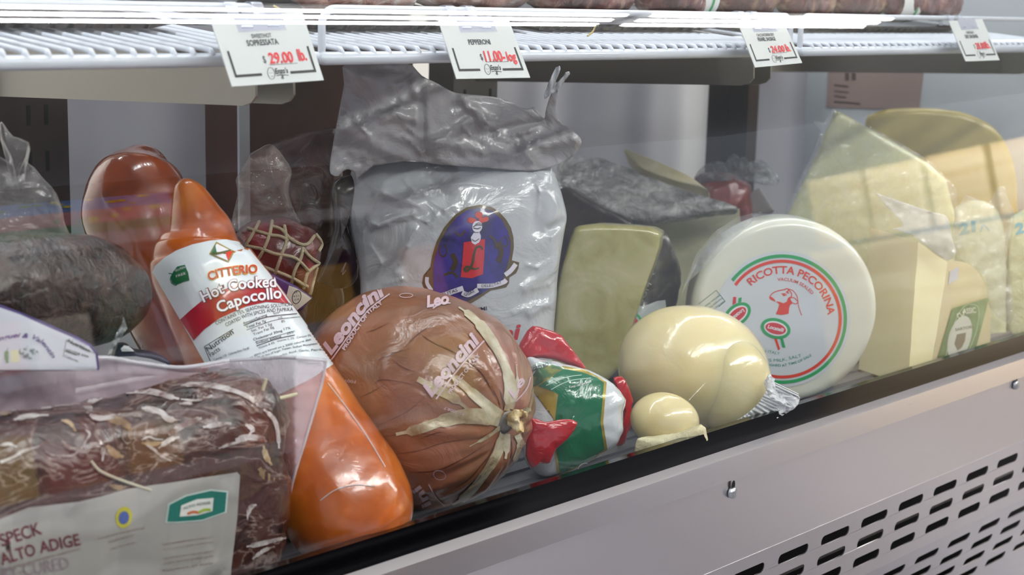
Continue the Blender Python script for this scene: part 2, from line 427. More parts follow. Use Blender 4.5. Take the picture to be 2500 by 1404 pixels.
for px, py in ((1788, 1203), (2480, 940)):
    P = W(px, py, .860); vs, fs = [], []
    for (r, d) in ((.0062, .001), (.0062, -.001), (.0052, -.0028), (.0028, -.0038), (.0008, -.0036)):
        for k in range(16):
            q = 2 * math.pi * k / 16; vs.append(P + V(r * math.cos(q), d, r * math.sin(q)))
    for i in range(4):
        for k in range(16): fs.append((i * 16 + k, i * 16 + (k + 1) % 16, (i + 1) * 16 + (k + 1) % 16, (i + 1) * 16 + k))
    fs.append(tuple(64 + k for k in range(16)))
    sc = mk('screw', (vs, fs), zinc, kp, angle=50)
    q = P + V(.0005, .0005, .008)
    mk('keyhole', slab(Fr(0, 0, 1, n=V(0, -1, 0)), [(0, 0), (1, 0), (1, 1), (0, 1)], .001, .001, n=8, nk=2) if False else
       ([q + V(.0032 * math.cos(a) * 1, -.0009, .0052 * math.sin(a)) for a in [math.pi * 2 * i / 14 for i in range(14)]], [tuple(range(14))]), blackp, kp)
# deck
deckm = M('deck_grey', '#5f626a', .4)
g = [box(XL, XR, .945, 1.56, DECK - .012, DECK)]
for i in range(24): g.append(box(XL, XR, .950 + i * .026, .962 + i * .026, DECK, DECK + .003))
st('trim_8', join(box(XL, XR, .930, .9395, DECK - .02, DECK + .0045), box(XL, XR, .9445, .9475, DECK, DECK + .005)), M('deck_edge', '#a9adb6', .35))
st('floor', join(*g), deckm)
st('trim_2', box(XL, XR, .885, .928, DECK - .02, DECK - .012), M('gutter_dark', '#2a2b30', .4))
# front glass: a 6 mm pane leaning back about 8 degrees
def pane(t):
    y, z = .871, Z0 - .45; P = []; a = math.radians(8)
    for i in range(12): P.append((y + (1.15 - z) * math.tan(a) * i / 12, z + (1.15 - z) * i / 12))
    y += (1.15 - z) * math.tan(a); z = 1.15; P.append((y, z))
    for i in range(44):
        da = math.radians(24) / 44; a += da; y += .6 * da * math.sin(a - da / 2); z += .6 * da * math.cos(a - da / 2); P.append((y, z))
    P.append((y + (1.5 - z) * math.tan(a), 1.5))
    n = len(P); B = []
    for i, (y, z) in enumerate(P):
        (ya, za), (yb, zb_) = P[max(i - 1, 0)], P[min(i + 1, n - 1)]; L = math.hypot(yb - ya, zb_ - za); B.append((y + t * (zb_ - za) / L, z - t * (yb - ya) / L))
    vs = [V(x, *q) for x in (XL, XR) for q in P + B]; m = 2 * n; fs = []
    for i in range(n - 1): fs += [(i, i + 1, m + i + 1, m + i), (n + i, m + n + i, m + n + i + 1, n + i + 1)]
    fs += [(0, m, m + n, n), (n - 1, 2 * n - 1, m + 2 * n - 1, m + n - 1)]
    return vs, fs
st('window_1', pane(.005), pane_material(), angle=30)
# back of the case
dgrey = M('post_bronze', '#463c39', .42, .3); slotm = M('slot_dark', '#0b0a0a', .7)
BY = 1.535
PN = [2]
def post(x0, x1, slots, m):
    PN[0] += 1
    g = [box(x0, x1, BY - .03, BY + .02, DECK, Z0 + .5)]
    o = st('trim_%d' % PN[0], join(*g), m, smooth=False)
    for xs in slots:
        for i in range(7):
            z = Z0 - .05 - i * .0502
            mk('slot', box(xs - .0022, xs + .0022, BY - .0306, BY - .0295, z, z + .022), slotm, o, smooth=False)
Xb = lambda px, py, Y=1.505: W(px, py, Y).x
post(Xb(-60, 300), Xb(166, 300), (Xb(70, 300), Xb(113, 300)), dgrey)
post(Xb(1107, 220), Xb(1214, 220), (Xb(1197, 220), Xb(1135, 220)), M('post_grey', '#6d6a66', .4, .4))
post(Xb(1808, 250), Xb(1852, 250), (), M('post_brown', '#4c3e35', .5))
DN = [0]
def translucent(name, col, share):
    m, nt, b = nodes(name); out = nt.nodes['Material Output']; b.inputs['Base Color'].default_value = hexc(col); b.inputs['Roughness'].default_value = .3
    tl = nt.nodes.new('ShaderNodeBsdfTranslucent'); t = tex(nt, 'noise', 3, 1, 0, stretch=(2.6, 1, .12)); r = nt.nodes.new('ShaderNodeValToRGB'); e = r.color_ramp.elements
    e[0].position = .3; e[0].color = hexc('#8e8e96'); e[1].position = .7; e[1].color = hexc('#dcdcdc'); link(nt, t.outputs[0], r.inputs[0]); link(nt, r.outputs[0], tl.inputs[0]); link(nt, r.outputs[0], b.inputs['Base Color'])
    mx = nt.nodes.new('ShaderNodeMixShader'); mx.inputs[0].default_value = share; link(nt, b.outputs[0], mx.inputs[1]); link(nt, tl.outputs[0], mx.inputs[2]); link(nt, mx.outputs[0], out.inputs[0]); return m
def door(px0, px1, y, m):
    DN[0] += 1
    x0, x1 = Xb(px0, 300, y), Xb(px1, 300, y)
    o = st('door_%d' % DN[0], box(x0, x1, y, y + .012, DECK + .01, Z0 + .5), m, smooth=False)
    return o
doorm = translucent('door_frosted', '#9a9aa0', .6)
door(160, 585, 1.545, doorm); door(1205, 1758, 1.545, doorm); door(1848, 1990, 1.545, doorm)
st('trim_9', box(Xb(1756, 300), Xb(1806, 300), 1.49, 1.53, DECK, Z0 + .5), M('gap_black', '#0d0b0b', .5), smooth=False)  # black box put in for the darkness of the gap between door and post
st('wall_back', box(Xb(590, 300), Xb(1120, 300), 1.60, 1.62, DECK - .05, Z0 + .6), M('back_dark', '#1d1817', .6), smooth=False)
st('wall_right', box(XR, XR + .02, .95, 1.62, DECK - .1, Z0 + .6), M('end_white', '#c3c9cf', .4), smooth=False)
st('ceiling', box(XL, XR + .02, 1.09, 1.62, Z0 + .44, Z0 + .46), ssd, smooth=False)
# ------------------------------------------------------------------ wire shelves
pvc = M('white_pvc', '#cfd4de', .28, coat=.3)
TS = math.tan(math.radians(4.6)); BZ = Z0 - .0553
brkm = steel('bracket_steel', '#a8a59c', .42, (1, .03, 1))
def shelf(x0, x1, label, fx0, fx1, bks):
    t = thing('wire_shelf', label, 'wire shelf', V((x0 + x1) / 2, 1.0, BZ), 'white wire shelves')
    mk('front_bar', tube([(x0 + .006, 1.02, BZ), (x0, 1.006, BZ), (x0 + .004, 1.0, BZ), (x1 - .004, 1.0, BZ), (x1, 1.006, BZ), (x1 - .006, 1.02, BZ)], .0056, 12), pvc, t, angle=80)
    g = []; n = int((x1 - x0 - .03) / .0176)
    for i in range(n):
        x = x0 + .0225 + i * .0176
        g.append(tube([(x, .9985, BZ + .001), (x, .9985, BZ + .005), (x, 1.001, BZ + .0076), (x, 1.006, BZ + .0082), (x, 1.50, BZ + .0082 + .494 * TS)], .0026, 7))
    mk('wires', join(*g), pvc, t, angle=80)
    g = [tube([(x0 + .004, y, BZ + .003 + (y - 1.0) * TS), (x1 - .004, y, BZ + .003 + (y - 1.0) * TS)], .0034, 8) for y in (1.10, 1.25, 1.49)]
    g += [tube([(x, 1.0, BZ), (x, 1.50, BZ + .5 * TS)], .0040, 8) for x in (x0 + .003, x1 - .003)]
    mk('cross_bars', join(*g), pvc, t, angle=80)
    zt = Z0 - .0140; r = .014; pts = [(fx0, 1.004, BZ)]
    for i in range(7):
        q = math.pi / 2 * i / 6; pts.append((fx0 + r - r * math.cos(q), 1.004, zt - r + r * math.sin(q)))
    for i in range(7):
        q = math.pi / 2 * (1 - i / 6); pts.append((fx1 - r + r * math.cos(q), 1.004, zt - r + r * math.sin(q)))
    pts.append((fx1, 1.004, BZ))
    mk('fence', tube(pts, .0033, 10), pvc, t, angle=80)
    for bx in bks:
        o = [(1.043, -.066), (1.52, -.03), (1.52, -.118), (1.085, -.0985), (1.06, -.0975), (1.048, -.094), (1.042, -.088)]
        n = len(o); vs = [V(bx + e, y, z + Z0) for e in (-.0012, .0012) for y, z in o]
        mk('shelf_bracket', (vs, [tuple(range(n)), tuple(range(n, 2 * n))] + [(i, (i + 1) % n, n + (i + 1) % n, n + i) for i in range(n)]), brkm, t, smooth=False, label='steel bracket arm')
    return t
shelf(.10, .800, 'white wire shelf at the left end, sopressata ticket on its front fence', .115, .752, (.118, .778))
shelf(.812, 1.522, 'white wire shelf in the middle, holding the pepperoni and fennel sausage tickets', .817, 1.514, (.818, 1.501))
shelf(1.532, 2.25, 'white wire shelf at the right end, dry sausage ticket on its fence', 1.536, 2.245, (1.536, 2.235))

# ------------------------------------------------------------------ price tickets
card = M('ticket_card', '#d6dada', .4)
clipm = film('clip_plastic', '#e4e8ff', .38, (20, .1), .06)
tape = film('clear_tape', '#f4f6ff', .30, (20, .05), .1)
tt = math.radians(29); TN = V(0, -math.cos(tt), math.sin(tt))
def ticket(q, l1, l2, price, label, logo=True):
    c = (sum(p[0] for p in q) / 4, sum(p[1] for p in q) / 4); fr = Fr(*c, .967, n=TN)
    tl, tr, br, bl = [fr.hit(*p) for p in q]
    # the card runs on upwards behind the clip
    tl = tl + (tl - bl) * .12; tr = tr + (tr - br) * .12
    F = Flat(tl, tr, br, bl); n = fr.n; e = n * .0004
    t = thing('price_ticket', label, 'price ticket', (bl + br) / 2, 'price tickets on the shelf fence')
    cd_ = mk('card', ([p + e for p in F.q] + [p - e for p in F.q], [(0, 1, 2, 3), (7, 6, 5, 4), (0, 4, 5, 1), (1, 5, 6, 2), (2, 6, 7, 3), (3, 7, 4, 0)]), card, t, smooth=False)
    ep = .0007
    def rect(u0, v0, u1, v1): return poly([(u0, v0), (u1, v0), (u1, v1), (u0, v1)], 1)
    tx = lambda s, u0, u1, v, h, **k: text(s, [(u0, v), (u1, v)], h, flip=True, L=1, **k)
    sh = []
    if l1: sh.append(tx(l1, .47 - .0118 * len(l1), .47 + .0118 * len(l1), .66, .060, bold=.02))
    w = min(.034 * len(l2), .38); sh.append(tx(l2, .46 - w * .5, .46 + w * .5, .555, .080, bold=.03))
    sh.append(tx('$', .405, .435, .30, .10, bold=.01))
    mk('printed_name', prints(F, sh, ep), M('ticket_ink', '#3b3f45', .5), cd_)
    for br_ in ([(.060, .12), (.345, .12), (.345, .158), (.082, .158), (.082, .50), (.060, .50)], [(.655, .12), (.945, .12), (.945, .50), (.922, .50), (.922, .158), (.655, .158)]):
        mk('printed_corner', prints(F, [poly(br_, 1)], ep), black_ink, cd_)
    hw = [tx(p, a, b, v, h, bold=.028, shear=sh_) for p, a, b, v, h, sh_ in price]
    mk('handwritten_price', prints(F, hw, ep * 1.4), red_ink, cd_)
    mk('price_line', prints(F, [rect(.455, .262, .765, .270)], ep), grey_ink, cd_)
    head = [stroke(arc(.445, .145, .038, .085, 0, 360, 24, -8), .006, 1, 0), stroke([(.425, .15), (.436, .152)], .006, 1), stroke([(.448, .152), (.459, .15)], .006, 1),
            stroke([(.432, .105), (.445, .098), (.458, .108)], .004, 1)]
    lg = head + [tx("Enzo's", .490, .635, .135, .075, bold=.03, shear=.25), stroke([(.49, .105), (.55, .115), (.625, .10)], .010, 1), stroke([(.55, .12), (.56, .06), (.54, .07), (.57, .10)], .008, 1)]
    mk('printed_logo', prints(F, lg, ep * 1.1), black_ink, cd_)
    # clear clip hooked over the fence wire
    cg = []
    for u in (.34, .62):
        top = F.at(u, .84) + n * .001; X = top.x
        pth = [F.at(u, .80) + n * .0012, top + n * .0006, V(X, .992, Z0 - .022), V(X, .997, Z0 - .0115), V(X, 1.004, Z0 - .0095), V(X, 1.0105, Z0 - .014), V(X, 1.010, Z0 - .024)]
        pth = [Vector(p) for p in cr([tuple(p) for p in pth], 4)]
        vs = []; fs = []
        for i, p in enumerate(pth):
            vs += [p + V(-.0055, 0, 0), p + V(.0055, 0, 0)]
        for i in range(len(pth) - 1): fs.append((2 * i, 2 * i + 1, 2 * i + 3, 2 * i + 2))
        cg.append((vs, fs))
    cl = mk('clip', join(*cg), clipm, t, label='clear plastic clip')
    rib = [F.wrap(*rect(.26, v, .74, v + .03), .0012 + .0006 * (i % 2)) for i, v in enumerate((.775, .82, .865, .91, .955))]
    mk('clip_jaw', join(F.wrap(*rect(.24, .755, .76, 1.02), .0010), *rib), clipm, t)
    return t
ticket([(517, 60), (743, 48), (790, 196), (566, 212)], 'SWEET/HOT', 'SOPRESSATA', [('29.00', .465, .735, .285, .15, .1), ('lb.', .79, .885, .30, .16, .05)],
       'white ticket for sweet and hot sopressata, 29.00 a pound in red')
ticket([(1073, 60), (1245, 58), (1294, 190), (1114, 193)], '', 'PEPPERONI', [('11.00-', .455, .745, .275, .165, .1), ('log', .765, .90, .275, .15, .1)],
       'white ticket for pepperoni, 11.00 a log in red')
ticket([(1805, 65), (1917, 63), (1958, 154), (1843, 165)], 'CACCIATORINI DRY', 'FENNEL SAUSAGE', [('24.00', .455, .745, .285, .145, .1), ('lb.', .77, .87, .29, .16, .05)],
       'white ticket for fennel sausage, 24.00 a pound in red')
ticket([(2320, 62), (2402, 57), (2440, 147), (2357, 150)], 'SWEET/HOT', 'DRY SAUSAGE', [('28.00', .455, .735, .285, .145, .1), ('lb.', .74, .88, .29, .16, .05)],
       'white ticket for dry sausage, 28.00 a pound, nearest the end wall')

# ------------------------------------------------------------------ food in the case
def lathe(C, n, prof, nseg=64, wob=0, wsc=15, fold=None):
    a = V(0, 0, 1).cross(n).normalized(); b = n.cross(a); vs, fs = [], []; m = len(prof)
    for i, (r, d) in enumerate(prof):
        for k in range(nseg):
            q = 2 * math.pi * k / nseg; rr = r * (fold(i, d, q) if fold else 1); u = a * math.cos(q) + b * math.sin(q)
            P = C + n * d + u * rr
            if wob: P += (u + n * .4) * wob * fbm(P, wsc)
            vs.append(P)
    for i in range(m - 1):
        for k in range(nseg): fs.append((i * nseg + k, i * nseg + (k + 1) % nseg, (i + 1) * nseg + (k + 1) % nseg, (i + 1) * nseg + k))
    if prof[0][0] > 1e-5: fs.append(tuple(range(nseg))[::-1])
    if prof[-1][0] > 1e-5: fs.append(tuple((m - 1) * nseg + k for k in range(nseg)))
    return vs, fs
def ell(px, py, Y, rx, ry, rd, rot=0, n=40, wob=0, wsc=15):
    fr = Fr(px, py, Y); s = mpp(px, py, Y); c, q = math.cos(math.radians(rot)), math.sin(math.radians(rot))
    A = fr.a * c - fr.b * q; B = fr.b * c + fr.a * q; vs, fs = [], []
    for i in range(n + 1):
        t = math.pi * i / n
        for k in range(2 * n):
            f = math.pi * k / n; d = A * (math.sin(t) * math.cos(f) * rx * s) + B * (math.cos(t) * ry * s) + fr.n * (math.sin(t) * math.sin(f) * rd * s)
            P = fr.O + d
            if wob: P += d.normalized() * wob * fbm(P, wsc)
            vs.append(P)
    for i in range(n):
        for k in range(2 * n): fs.append((i * 2 * n + k, i * 2 * n + (k + 1) % (2 * n), (i + 1) * 2 * n + (k + 1) % (2 * n), (i + 1) * 2 * n + k))
    return vs, fs
def zt(x0, y0, s): return lambda *p: [(x0 + a / s, y0 + b / s) for a, b in p]
def base_of(*geos):
    vs = [v for g in geos for v in g[0]]
    lo = V(*[min(v[i] for v in vs) for i in range(3)]); hi = V(*[max(v[i] for v in vs) for i in range(3)]); return V((lo.x + hi.x) / 2, (lo.y + hi.y) / 2, lo.z)
def center(g): return sum((Vector(v) for v in g[0]), V(0, 0, 0)) / len(g[0])
wrapf = film('cling_film', '#f2f5f8', .06, (40, .35), .08, .7, ridge=.08)
bagf = film('bag_film', '#e8e6ea', .20, (26, .8), .12, .8, ridge=.35)
greyf = film('grey_bag_film', '#a9a8ad', .55, (18, .6), .18, .7)

# -- orange cooked loaf in front, with the printed sleeve
orange = M('paprika_loaf', '#c8521a', .28, coat=.9, stops=[(.25, '#9c4416'), (.5, '#c05e18'), (.75, '#d47824')], sc=22, bump=(70, .10), sss=.08, crough=.08)
path = [(916, 1344, .908, 8), (912, 1337, .910, 84), (901, 1318, .914, 127), (880, 1286, .922, 150), (848, 1234, .937, 161), (790, 1145, .963, 164), (715, 1035, 1.0, 163), (642, 924, 1.045, 161), (560, 775, 1.085, 144), (498, 662, 1.105, 126), (487, 622, 1.11, 114), (486, 590, 1.113, 99), (486, 558, 1.115, 80), (477, 525, 1.118, 64), (466, 490, 1.122, 50), (455, 460, 1.126, 35), (450, 444, 1.13, 18)]
g = sweep(path, 64, 8, .0012, 30, fold=lambda t, q: 1 + ((.05 * math.sin(9 * q) + .03 * math.sin(17 * q + 1)) * max(0, 1 - t * 9)))
t = thing('cooked_capocollo', 'bright orange cooked capocollo loaf with printed white sleeve, leaning against glass', 'deli meat', base_of(g))
body = mk('loaf', g, orange, t, angle=180); sk = Skin(g)
lab = sk.wrap(*poly([(373, 664), (379, 650), (400, 631), (430, 612), (470, 597), (512, 588), (550, 585), (580, 590), (604, 604), (660, 672), (740, 782), (816, 888), (760, 925), (690, 960), (610, 990), (565, 1003), (470, 832)], 8), .0008)
L = mk('sleeve_label', lab, M('label_white', '#dfe6ea', .28, coat=.4), t, angle=180)
e2, e3, e4 = .0014, .0019, .0024
Q = zt(350, 550, 4.012)
band = [(441, 780), (465, 758), (490, 737), (530, 714), (580, 694), (632, 684), (675, 699), (705, 742), (650, 738), (600, 749), (537, 777), (500, 804), (474, 831)]
mk('red_band', prints(sk, [poly(band, 7)], e2), M('band_red', '#a81624', .3, coat=.4), L, angle=180)
mk('maker_name', prints(sk, [text('CITTERIO', [(510, 686), (539, 677), (574, 671), (628, 668)], 21, bold=.045)], e3), M('yellow_ink', '#e8b23a', .4), L)
mk('maker_name', prints(sk, [text('CITTERIO', [(511, 685), (539, 676), (574, 670), (627, 667)], 20, bold=.01)], e4), M('deep_red_ink', '#c41f18', .4), L)
for nm, b, s in (('Hot Cooked', [(498, 738), (549, 715), (599, 705), (672, 702)], 27), ('Capocollo', [(535, 765), (574, 750), (624, 736), (686, 729)], 27)):
    mk('product_name', prints(sk, [text(nm, b, s, bold=.06)], e3), maroon_ink, L)
    mk('product_name', prints(sk, [text(nm, b, s, bold=.02)], e4), white_ink, L)
small = [text('CONTAINS 15% SEASONING SOLUTION', [(529, 794), (574, 773), (624, 756), (712, 748)], 9), text('COATED WITH SPICES AND PAPRIKA', [(553, 798), (599, 776), (649, 764), (714, 760)], 9),
         text('Nutrition', Q((640, 1240), (890, 1060)), 13, bold=.01), text('Facts', Q((665, 1290), (760, 1225)), 12), text('Total Fat 7g', Q((1010, 1015), (1200, 950)), 6, bold=.01),
         text('Sat. Fat 1.5g', Q((1060, 1050), (1260, 980)), 6), text('Trans Fat 0g', Q((1080, 1085), (1280, 1010)), 6), text('Cholesterol 30mg', Q((1080, 1135), (1360, 1045)), 6, bold=.01), text('Sodium 600mg', Q((1105, 1170), (1350, 1100)), 6, bold=.01),
         text('Amount/Serving', Q((980, 975), (1210, 890)), 5.5, bold=.01), text('%DV*', Q((1270, 880), (1340, 870)), 5), text('11%', Q((1320, 925), (1360, 918)), 6), text('8%', Q((1350, 960), (1385, 952)), 6), text('17%', Q((1375, 1035), (1440, 1020)), 6), text('25%', Q((1405, 1080), (1470, 1060)), 6),
         text('Calories 110   Calories from Fat 60', Q((700, 1330), (860, 1270), (1040, 1215)), 6), text('Vitamin A 6%   Vitamin C 2%   Calcium 0%', Q((1130, 1215), (1350, 1140), (1640, 1090)), 5), text('Values (DV) are based on a 2000 calorie diet', Q((985, 1330), (1250, 1230), (1640, 1130)), 5),
         text('2% or less of Sugar, Pepper, Sodium Phosphates', Q((1120, 1310), (1400, 1220), (1700, 1170)), 5), text('Ascorbic Acid, Garlic, Paprika', Q((1270, 1310), (1500, 1245), (1760, 1230)), 5)]
lines = [stroke(Q((600, 1190), (880, 1020)), 1.6), stroke(Q((600, 1190), (660, 1330)), 1.6), stroke(Q((985, 985), (1200, 905), (1500, 870)), 2), stroke(Q((1010, 1030), (1300, 930), (1560, 900)), 1.2), stroke(Q((1110, 1185), (1300, 1120), (1480, 1080)), 2), stroke(Q((1100, 1145), (1480, 1040)), 1.2)]
mk('small_print', prints(sk, small, e2), black_ink, L); mk('ruled_lines', prints(sk, lines, e2), black_ink, L)
mk('leaf_mark', prints(sk, [poly(Q((300, 450), (335, 405), (410, 388), (425, 430), (442, 465), (455, 540), (400, 552), (330, 582), (290, 560), (268, 510)), 7), stroke(Q((252, 470), (310, 478)), 2), stroke(Q((268, 520), (285, 565), (330, 588)), 2)], e2), dgreen_ink, L)
mk('leaf_words', prints(sk, [text('GLUTEN', Q((320, 455), (415, 420)), 5), text('FREE', Q((330, 510), (420, 480)), 5.5)], e3), white_ink, L)
mk('diamond_border', prints(sk, [poly(Q((712, 165), (892, 258), (832, 368), (642, 285)), 7)], e2), gold_ink, L)
mk('diamond', prints(sk, [poly(Q((715, 185), (872, 262), (826, 350), (662, 282)), 7)], e3), white_ink, L)
mk('diamond_corner', prints(sk, [poly(Q((700, 195), (720, 300), (662, 282)), 7)], e4), dgreen_ink, L)
mk('diamond_corner', prints(sk, [poly(Q((872, 262), (800, 275), (826, 350)), 7)], e4), orange_ink, L)
mk('diamond_name', prints(sk, [stroke(Q((690, 285), (760, 275), (850, 250)), 6)], .0028), M('olive_ink', '#5c5a1e', .4), L)
# wrinkled casing where the end is tied
mk('casing_tie', sweep([(926, 1346, .902, 3), (920, 1342, .904, 9), (908, 1340, .908, 22), (890, 1346, .914, 30)], 24, 6, .002, 160, fold=lambda t_, q: 1 + .25 * math.sin(9 * q)), film('casing_film', '#e8c8b0', .45, (120, .6), .15), t)

rimf = film('film_rim_glint', '#f4f0ee', .45, (60, .3), .08)  # pale film for thin tubes that stand for white highlight streaks
def on_skin(sk_, pts, r, eps=.0008):
    P = []
    for x, y in cr(pts, 6):
        h = sk_.t.ray_cast(CAM, ray(x, y).normalized())
        if h[0]: P.append(h[0] + (CAM - h[0]).normalized() * eps)
    return tube(P, r, 7)
mk('film_seam', on_skin(sk, [(800, 935), (846, 995), (896, 1066), (940, 1140)], .0007), rimf, t)  # tube along the film edge, added for its white highlight
mk('film_crease', on_skin(sk, [(782, 1222), (820, 1196), (870, 1184), (915, 1188)], .0005), rimf, t)
# -- orange loaf behind it, its shade put into the darker colour
g = sweep([(548, 960, 1.12, 60), (520, 905, 1.13, 118), (470, 800, 1.16, 138), (408, 660, 1.20, 140), (348, 540, 1.23, 139), (338, 475, 1.24, 128), (345, 420, 1.25, 98), (352, 388, 1.255, 56), (356, 372, 1.26, 14)], 56, 8, .0015, 25)
t = thing('cooked_capocollo', 'red-orange capocollo loaf in shaded colour, rounded top, standing behind the labelled orange one', 'deli meat', base_of(g))
mk('loaf', g, M('shaded_paprika_loaf', '#8e2c0e', .22, coat=1, stops=[(.3, '#74300f'), (.55, '#984213'), (.75, '#b0561a')], sc=14, bump=(50, .08)), t, angle=180)
mk('casing_tie', sweep([(356, 374, 1.26, 12), (362, 368, 1.262, 8), (372, 366, 1.264, 3)], 16, 4, .001, 120), K.get('x') or M('casing_brown', '#5a1a0c', .3, coat=.6), t)

# -- big tied cooked ham
C = W(1012, 968, 1.005); v = V(.80, .235, -.555).normalized(); axis = V(AX.dot(v), AY.dot(v), AZ.dot(v)); R = 263 * mpp(1012, 968, 1.005); Lh = 1.13 * R
prof = []
for i in range(61):
    s = -math.cos(math.pi * i / 60); r = R * max(0, 1 - abs(s) ** 2.5) ** .52; prof.append((max(r, .0004), s * Lh - (.006 * max(0, (s - .965) / .035) if s > .965 else 0)))
def hamfold(i, d, q):
    s = d / Lh; w = max(0, (s - .35) / .65)
    return 1 + w * w * (.05 * math.sin(11 * q + 2 * math.sin(2 * q)) + .035 * math.sin(23 * q + 1)) + .012 * math.sin(2 * q + 1) + .008 * math.sin(3 * q + 4 * s)
g = lathe(C, axis, prof, 160, .0016, 34, hamfold)
t = thing('tied_ham', 'large round brown cooked ham in printed casing, tied end facing the glass', 'deli meat', base_of(g)); sk = Skin(g)
hm = M('ham_casing', '#96573c', .33, coat=.65, stops=[(.28, '#704c34'), (.45, '#906044'), (.58, '#a26850'), (.75, '#bc7270')], sc=7, dist=.8, bump=(24, .5, 1.6), crough=.14, detail=6)
body = mk('ham', g, hm, t, angle=180)
Q = zt(740, 690, 2.464)
lilac = M('print_lilac', '#cdb4bd', .4)
def pr(name, shapes, eps=.0017, m=lilac, par=body): return mk(name, prints(sk, shapes, eps), m, par)
pr('printed_name', [text('Leoncini', Q((170, 440), (300, 270), (390, 150), (500, 70)), 30, bold=.045, shear=.2), stroke(Q((175, 465), (300, 290), (400, 165), (522, 72)), 3)])
pr('printed_name', [text('Leoncini', Q((770, 690), (880, 560), (975, 450), (1065, 350)), 31, bold=.045, shear=.2), stroke(Q((800, 702), (890, 575), (990, 455), (1088, 352)), 3.5)])
pr('printed_origin', [text('PRODUCT OF ITALY', Q((255, 410), (330, 290), (400, 190), (482, 130)), 9, bold=.03)])
pr('printed_origin', [text('PRODUCT OF ITALY', Q((885, 672), (945, 590), (1000, 520), (1064, 442)), 9, bold=.03)])
pr('printed_name', [text('Leo', Q((745, 152), (880, 128)), 26, bold=.045, shear=.2), stroke(Q((780, 160), (830, 130), (885, 128)), 3)])
pr('printed_name', [text('Le', Q((1262, 700), (1300, 640), (1335, 590)), 20, bold=.03, shear=.2), stroke(Q((1275, 715), (1340, 640), (1365, 570)), 2.5)])
pr('printed_name', [text('ini', Q((770, 1330), (740, 1270), (700, 1215)), 24, bold=.03), stroke(Q((755, 1210), (800, 1290), (850, 1340)), 3)])
pr('printed_code', [text('F0098', Q((320, 590), (235, 580)), 7)]); pr('printed_code', [text('02/2008.7', Q((970, 785), (850, 745)), 6)])
pr('printed_stamp', [stroke(arc(*Q((820, 1155))[0], 15, 11, 0, 360, 20, 20), 1.5)]); pr('printed_stamp', [stroke(arc(*Q((620, 82))[0], 16, 5, 0, 360, 20, 0), 1.2)])
crease = M('casing_crease_shade', '#5a3020', .4, coat=.5)  # creases drawn as dark strokes, their shade put into the colour
for pts, w in ((((430, 605), (480, 585), (600, 600), (700, 630)), (1, 3, 2, 1)), (((530, 460), (600, 510), (690, 545)), (1, 3, 1)), (((690, 300), (780, 360), (870, 400), (960, 450)), (1, 3, 4, 2)), (((960, 450), (1030, 500), (1090, 570), (1150, 680)), (2, 4, 5, 2)), (((345, 690), (420, 655), (480, 620)), (1, 2.5, 1)), (((380, 300), (440, 280), (520, 240)), (1, 2, 1)), (((620, 380), (690, 310), (800, 240)), (1, 3, 1)), (((440, 470), (560, 420), (640, 400)), (1, 2, 1)), (((470, 850), (620, 780), (730, 690)), (1, 2, 1)), (((480, 930), (650, 905), (820, 920)), (1, 2, 1)), (((700, 940), (800, 905), (850, 900)), (1, 3, 1)), (((560, 1030), (700, 1010), (860, 960), (1100, 930)), (1, 2, 2, 1)), (((640, 1140), (800, 1130), (960, 1060), (1120, 960)), (1, 3, 3, 1)), (((880, 1250), (1000, 1180), (1100, 1060)), (1, 3, 1)), (((1180, 640), (1200, 700), (1205, 760)), (2, 5, 2)), (((1130, 620), (1170, 700), (1190, 770)), (1, 4, 2)), (((1150, 960), (1120, 1040), (1060, 1110)), (2, 4, 1)), (((1250, 930), (1255, 1010), (1235, 1100)), (2, 4, 1)), (((1330, 940), (1310, 880), (1290, 860)), (1, 3, 2))):
    mk('casing_crease_shade', prints(sk, [stroke(Q(*pts), [x * .6 for x in w], 6)], .0007), crease, body)
strapm = M('casing_fold', '#cdc8b0', .35, coat=.5, stops=[(.3, '#94795c'), (.5, '#b8aa8c'), (.65, '#c8c2aa'), (.8, '#d8d4c4')], sc=45, bump=(80, .4))
for pts, w in ((((1180, 832), (1080, 805), (960, 805), (840, 832), (700, 880), (560, 912)), (30, 38, 34, 24, 8)), (((1185, 800), (1100, 735), (1000, 650), (930, 590), (840, 540)), (26, 26, 20, 8)), (((1020, 785), (900, 690), (800, 640), (690, 580)), (8, 24, 14)),
               (((1222, 770), (1243, 620), (1190, 450), (1090, 290), (1010, 205), (935, 150)), (14, 28, 22, 26, 18, 4)), (((1205, 890), (1160, 1040), (1060, 1190), (985, 1275), (900, 1335)), (18, 24, 20, 20, 6)),
               (((1285, 915), (1312, 985), (1290, 1060), (1268, 1120)), (16, 24, 10)), (((1230, 910), (1225, 985), (1215, 1060)), (10, 14, 6)), (((1295, 800), (1335, 770), (1368, 765)), (14, 16, 8)), (((1250, 760), (1285, 640), (1280, 500)), (10, 10, 3)), (((1185, 870), (1100, 930), (1000, 985)), (10, 8, 2))):
    mk('casing_fold', prints(sk, [stroke(Q(*pts), w, 6)], .0012), strapm, body)
h0 = sk.t.ray_cast(CAM, ray(1236, 1030).normalized())[0]; s = mpp(1236, 1030, .9)
mk('metal_clip', lathe(h0 - axis * .002, axis, [(.012, -.004), (.0125, .001), (.010, .004), (.006, .005)], 24), M('clip_grey', '#8e8a86', .35, .8), t)
kn = [(.0052, 0), (.0066, .004), (.0084, .008), (.0094, .011), (.0084, .0135), (.004, .0125), (.002, .0105)]
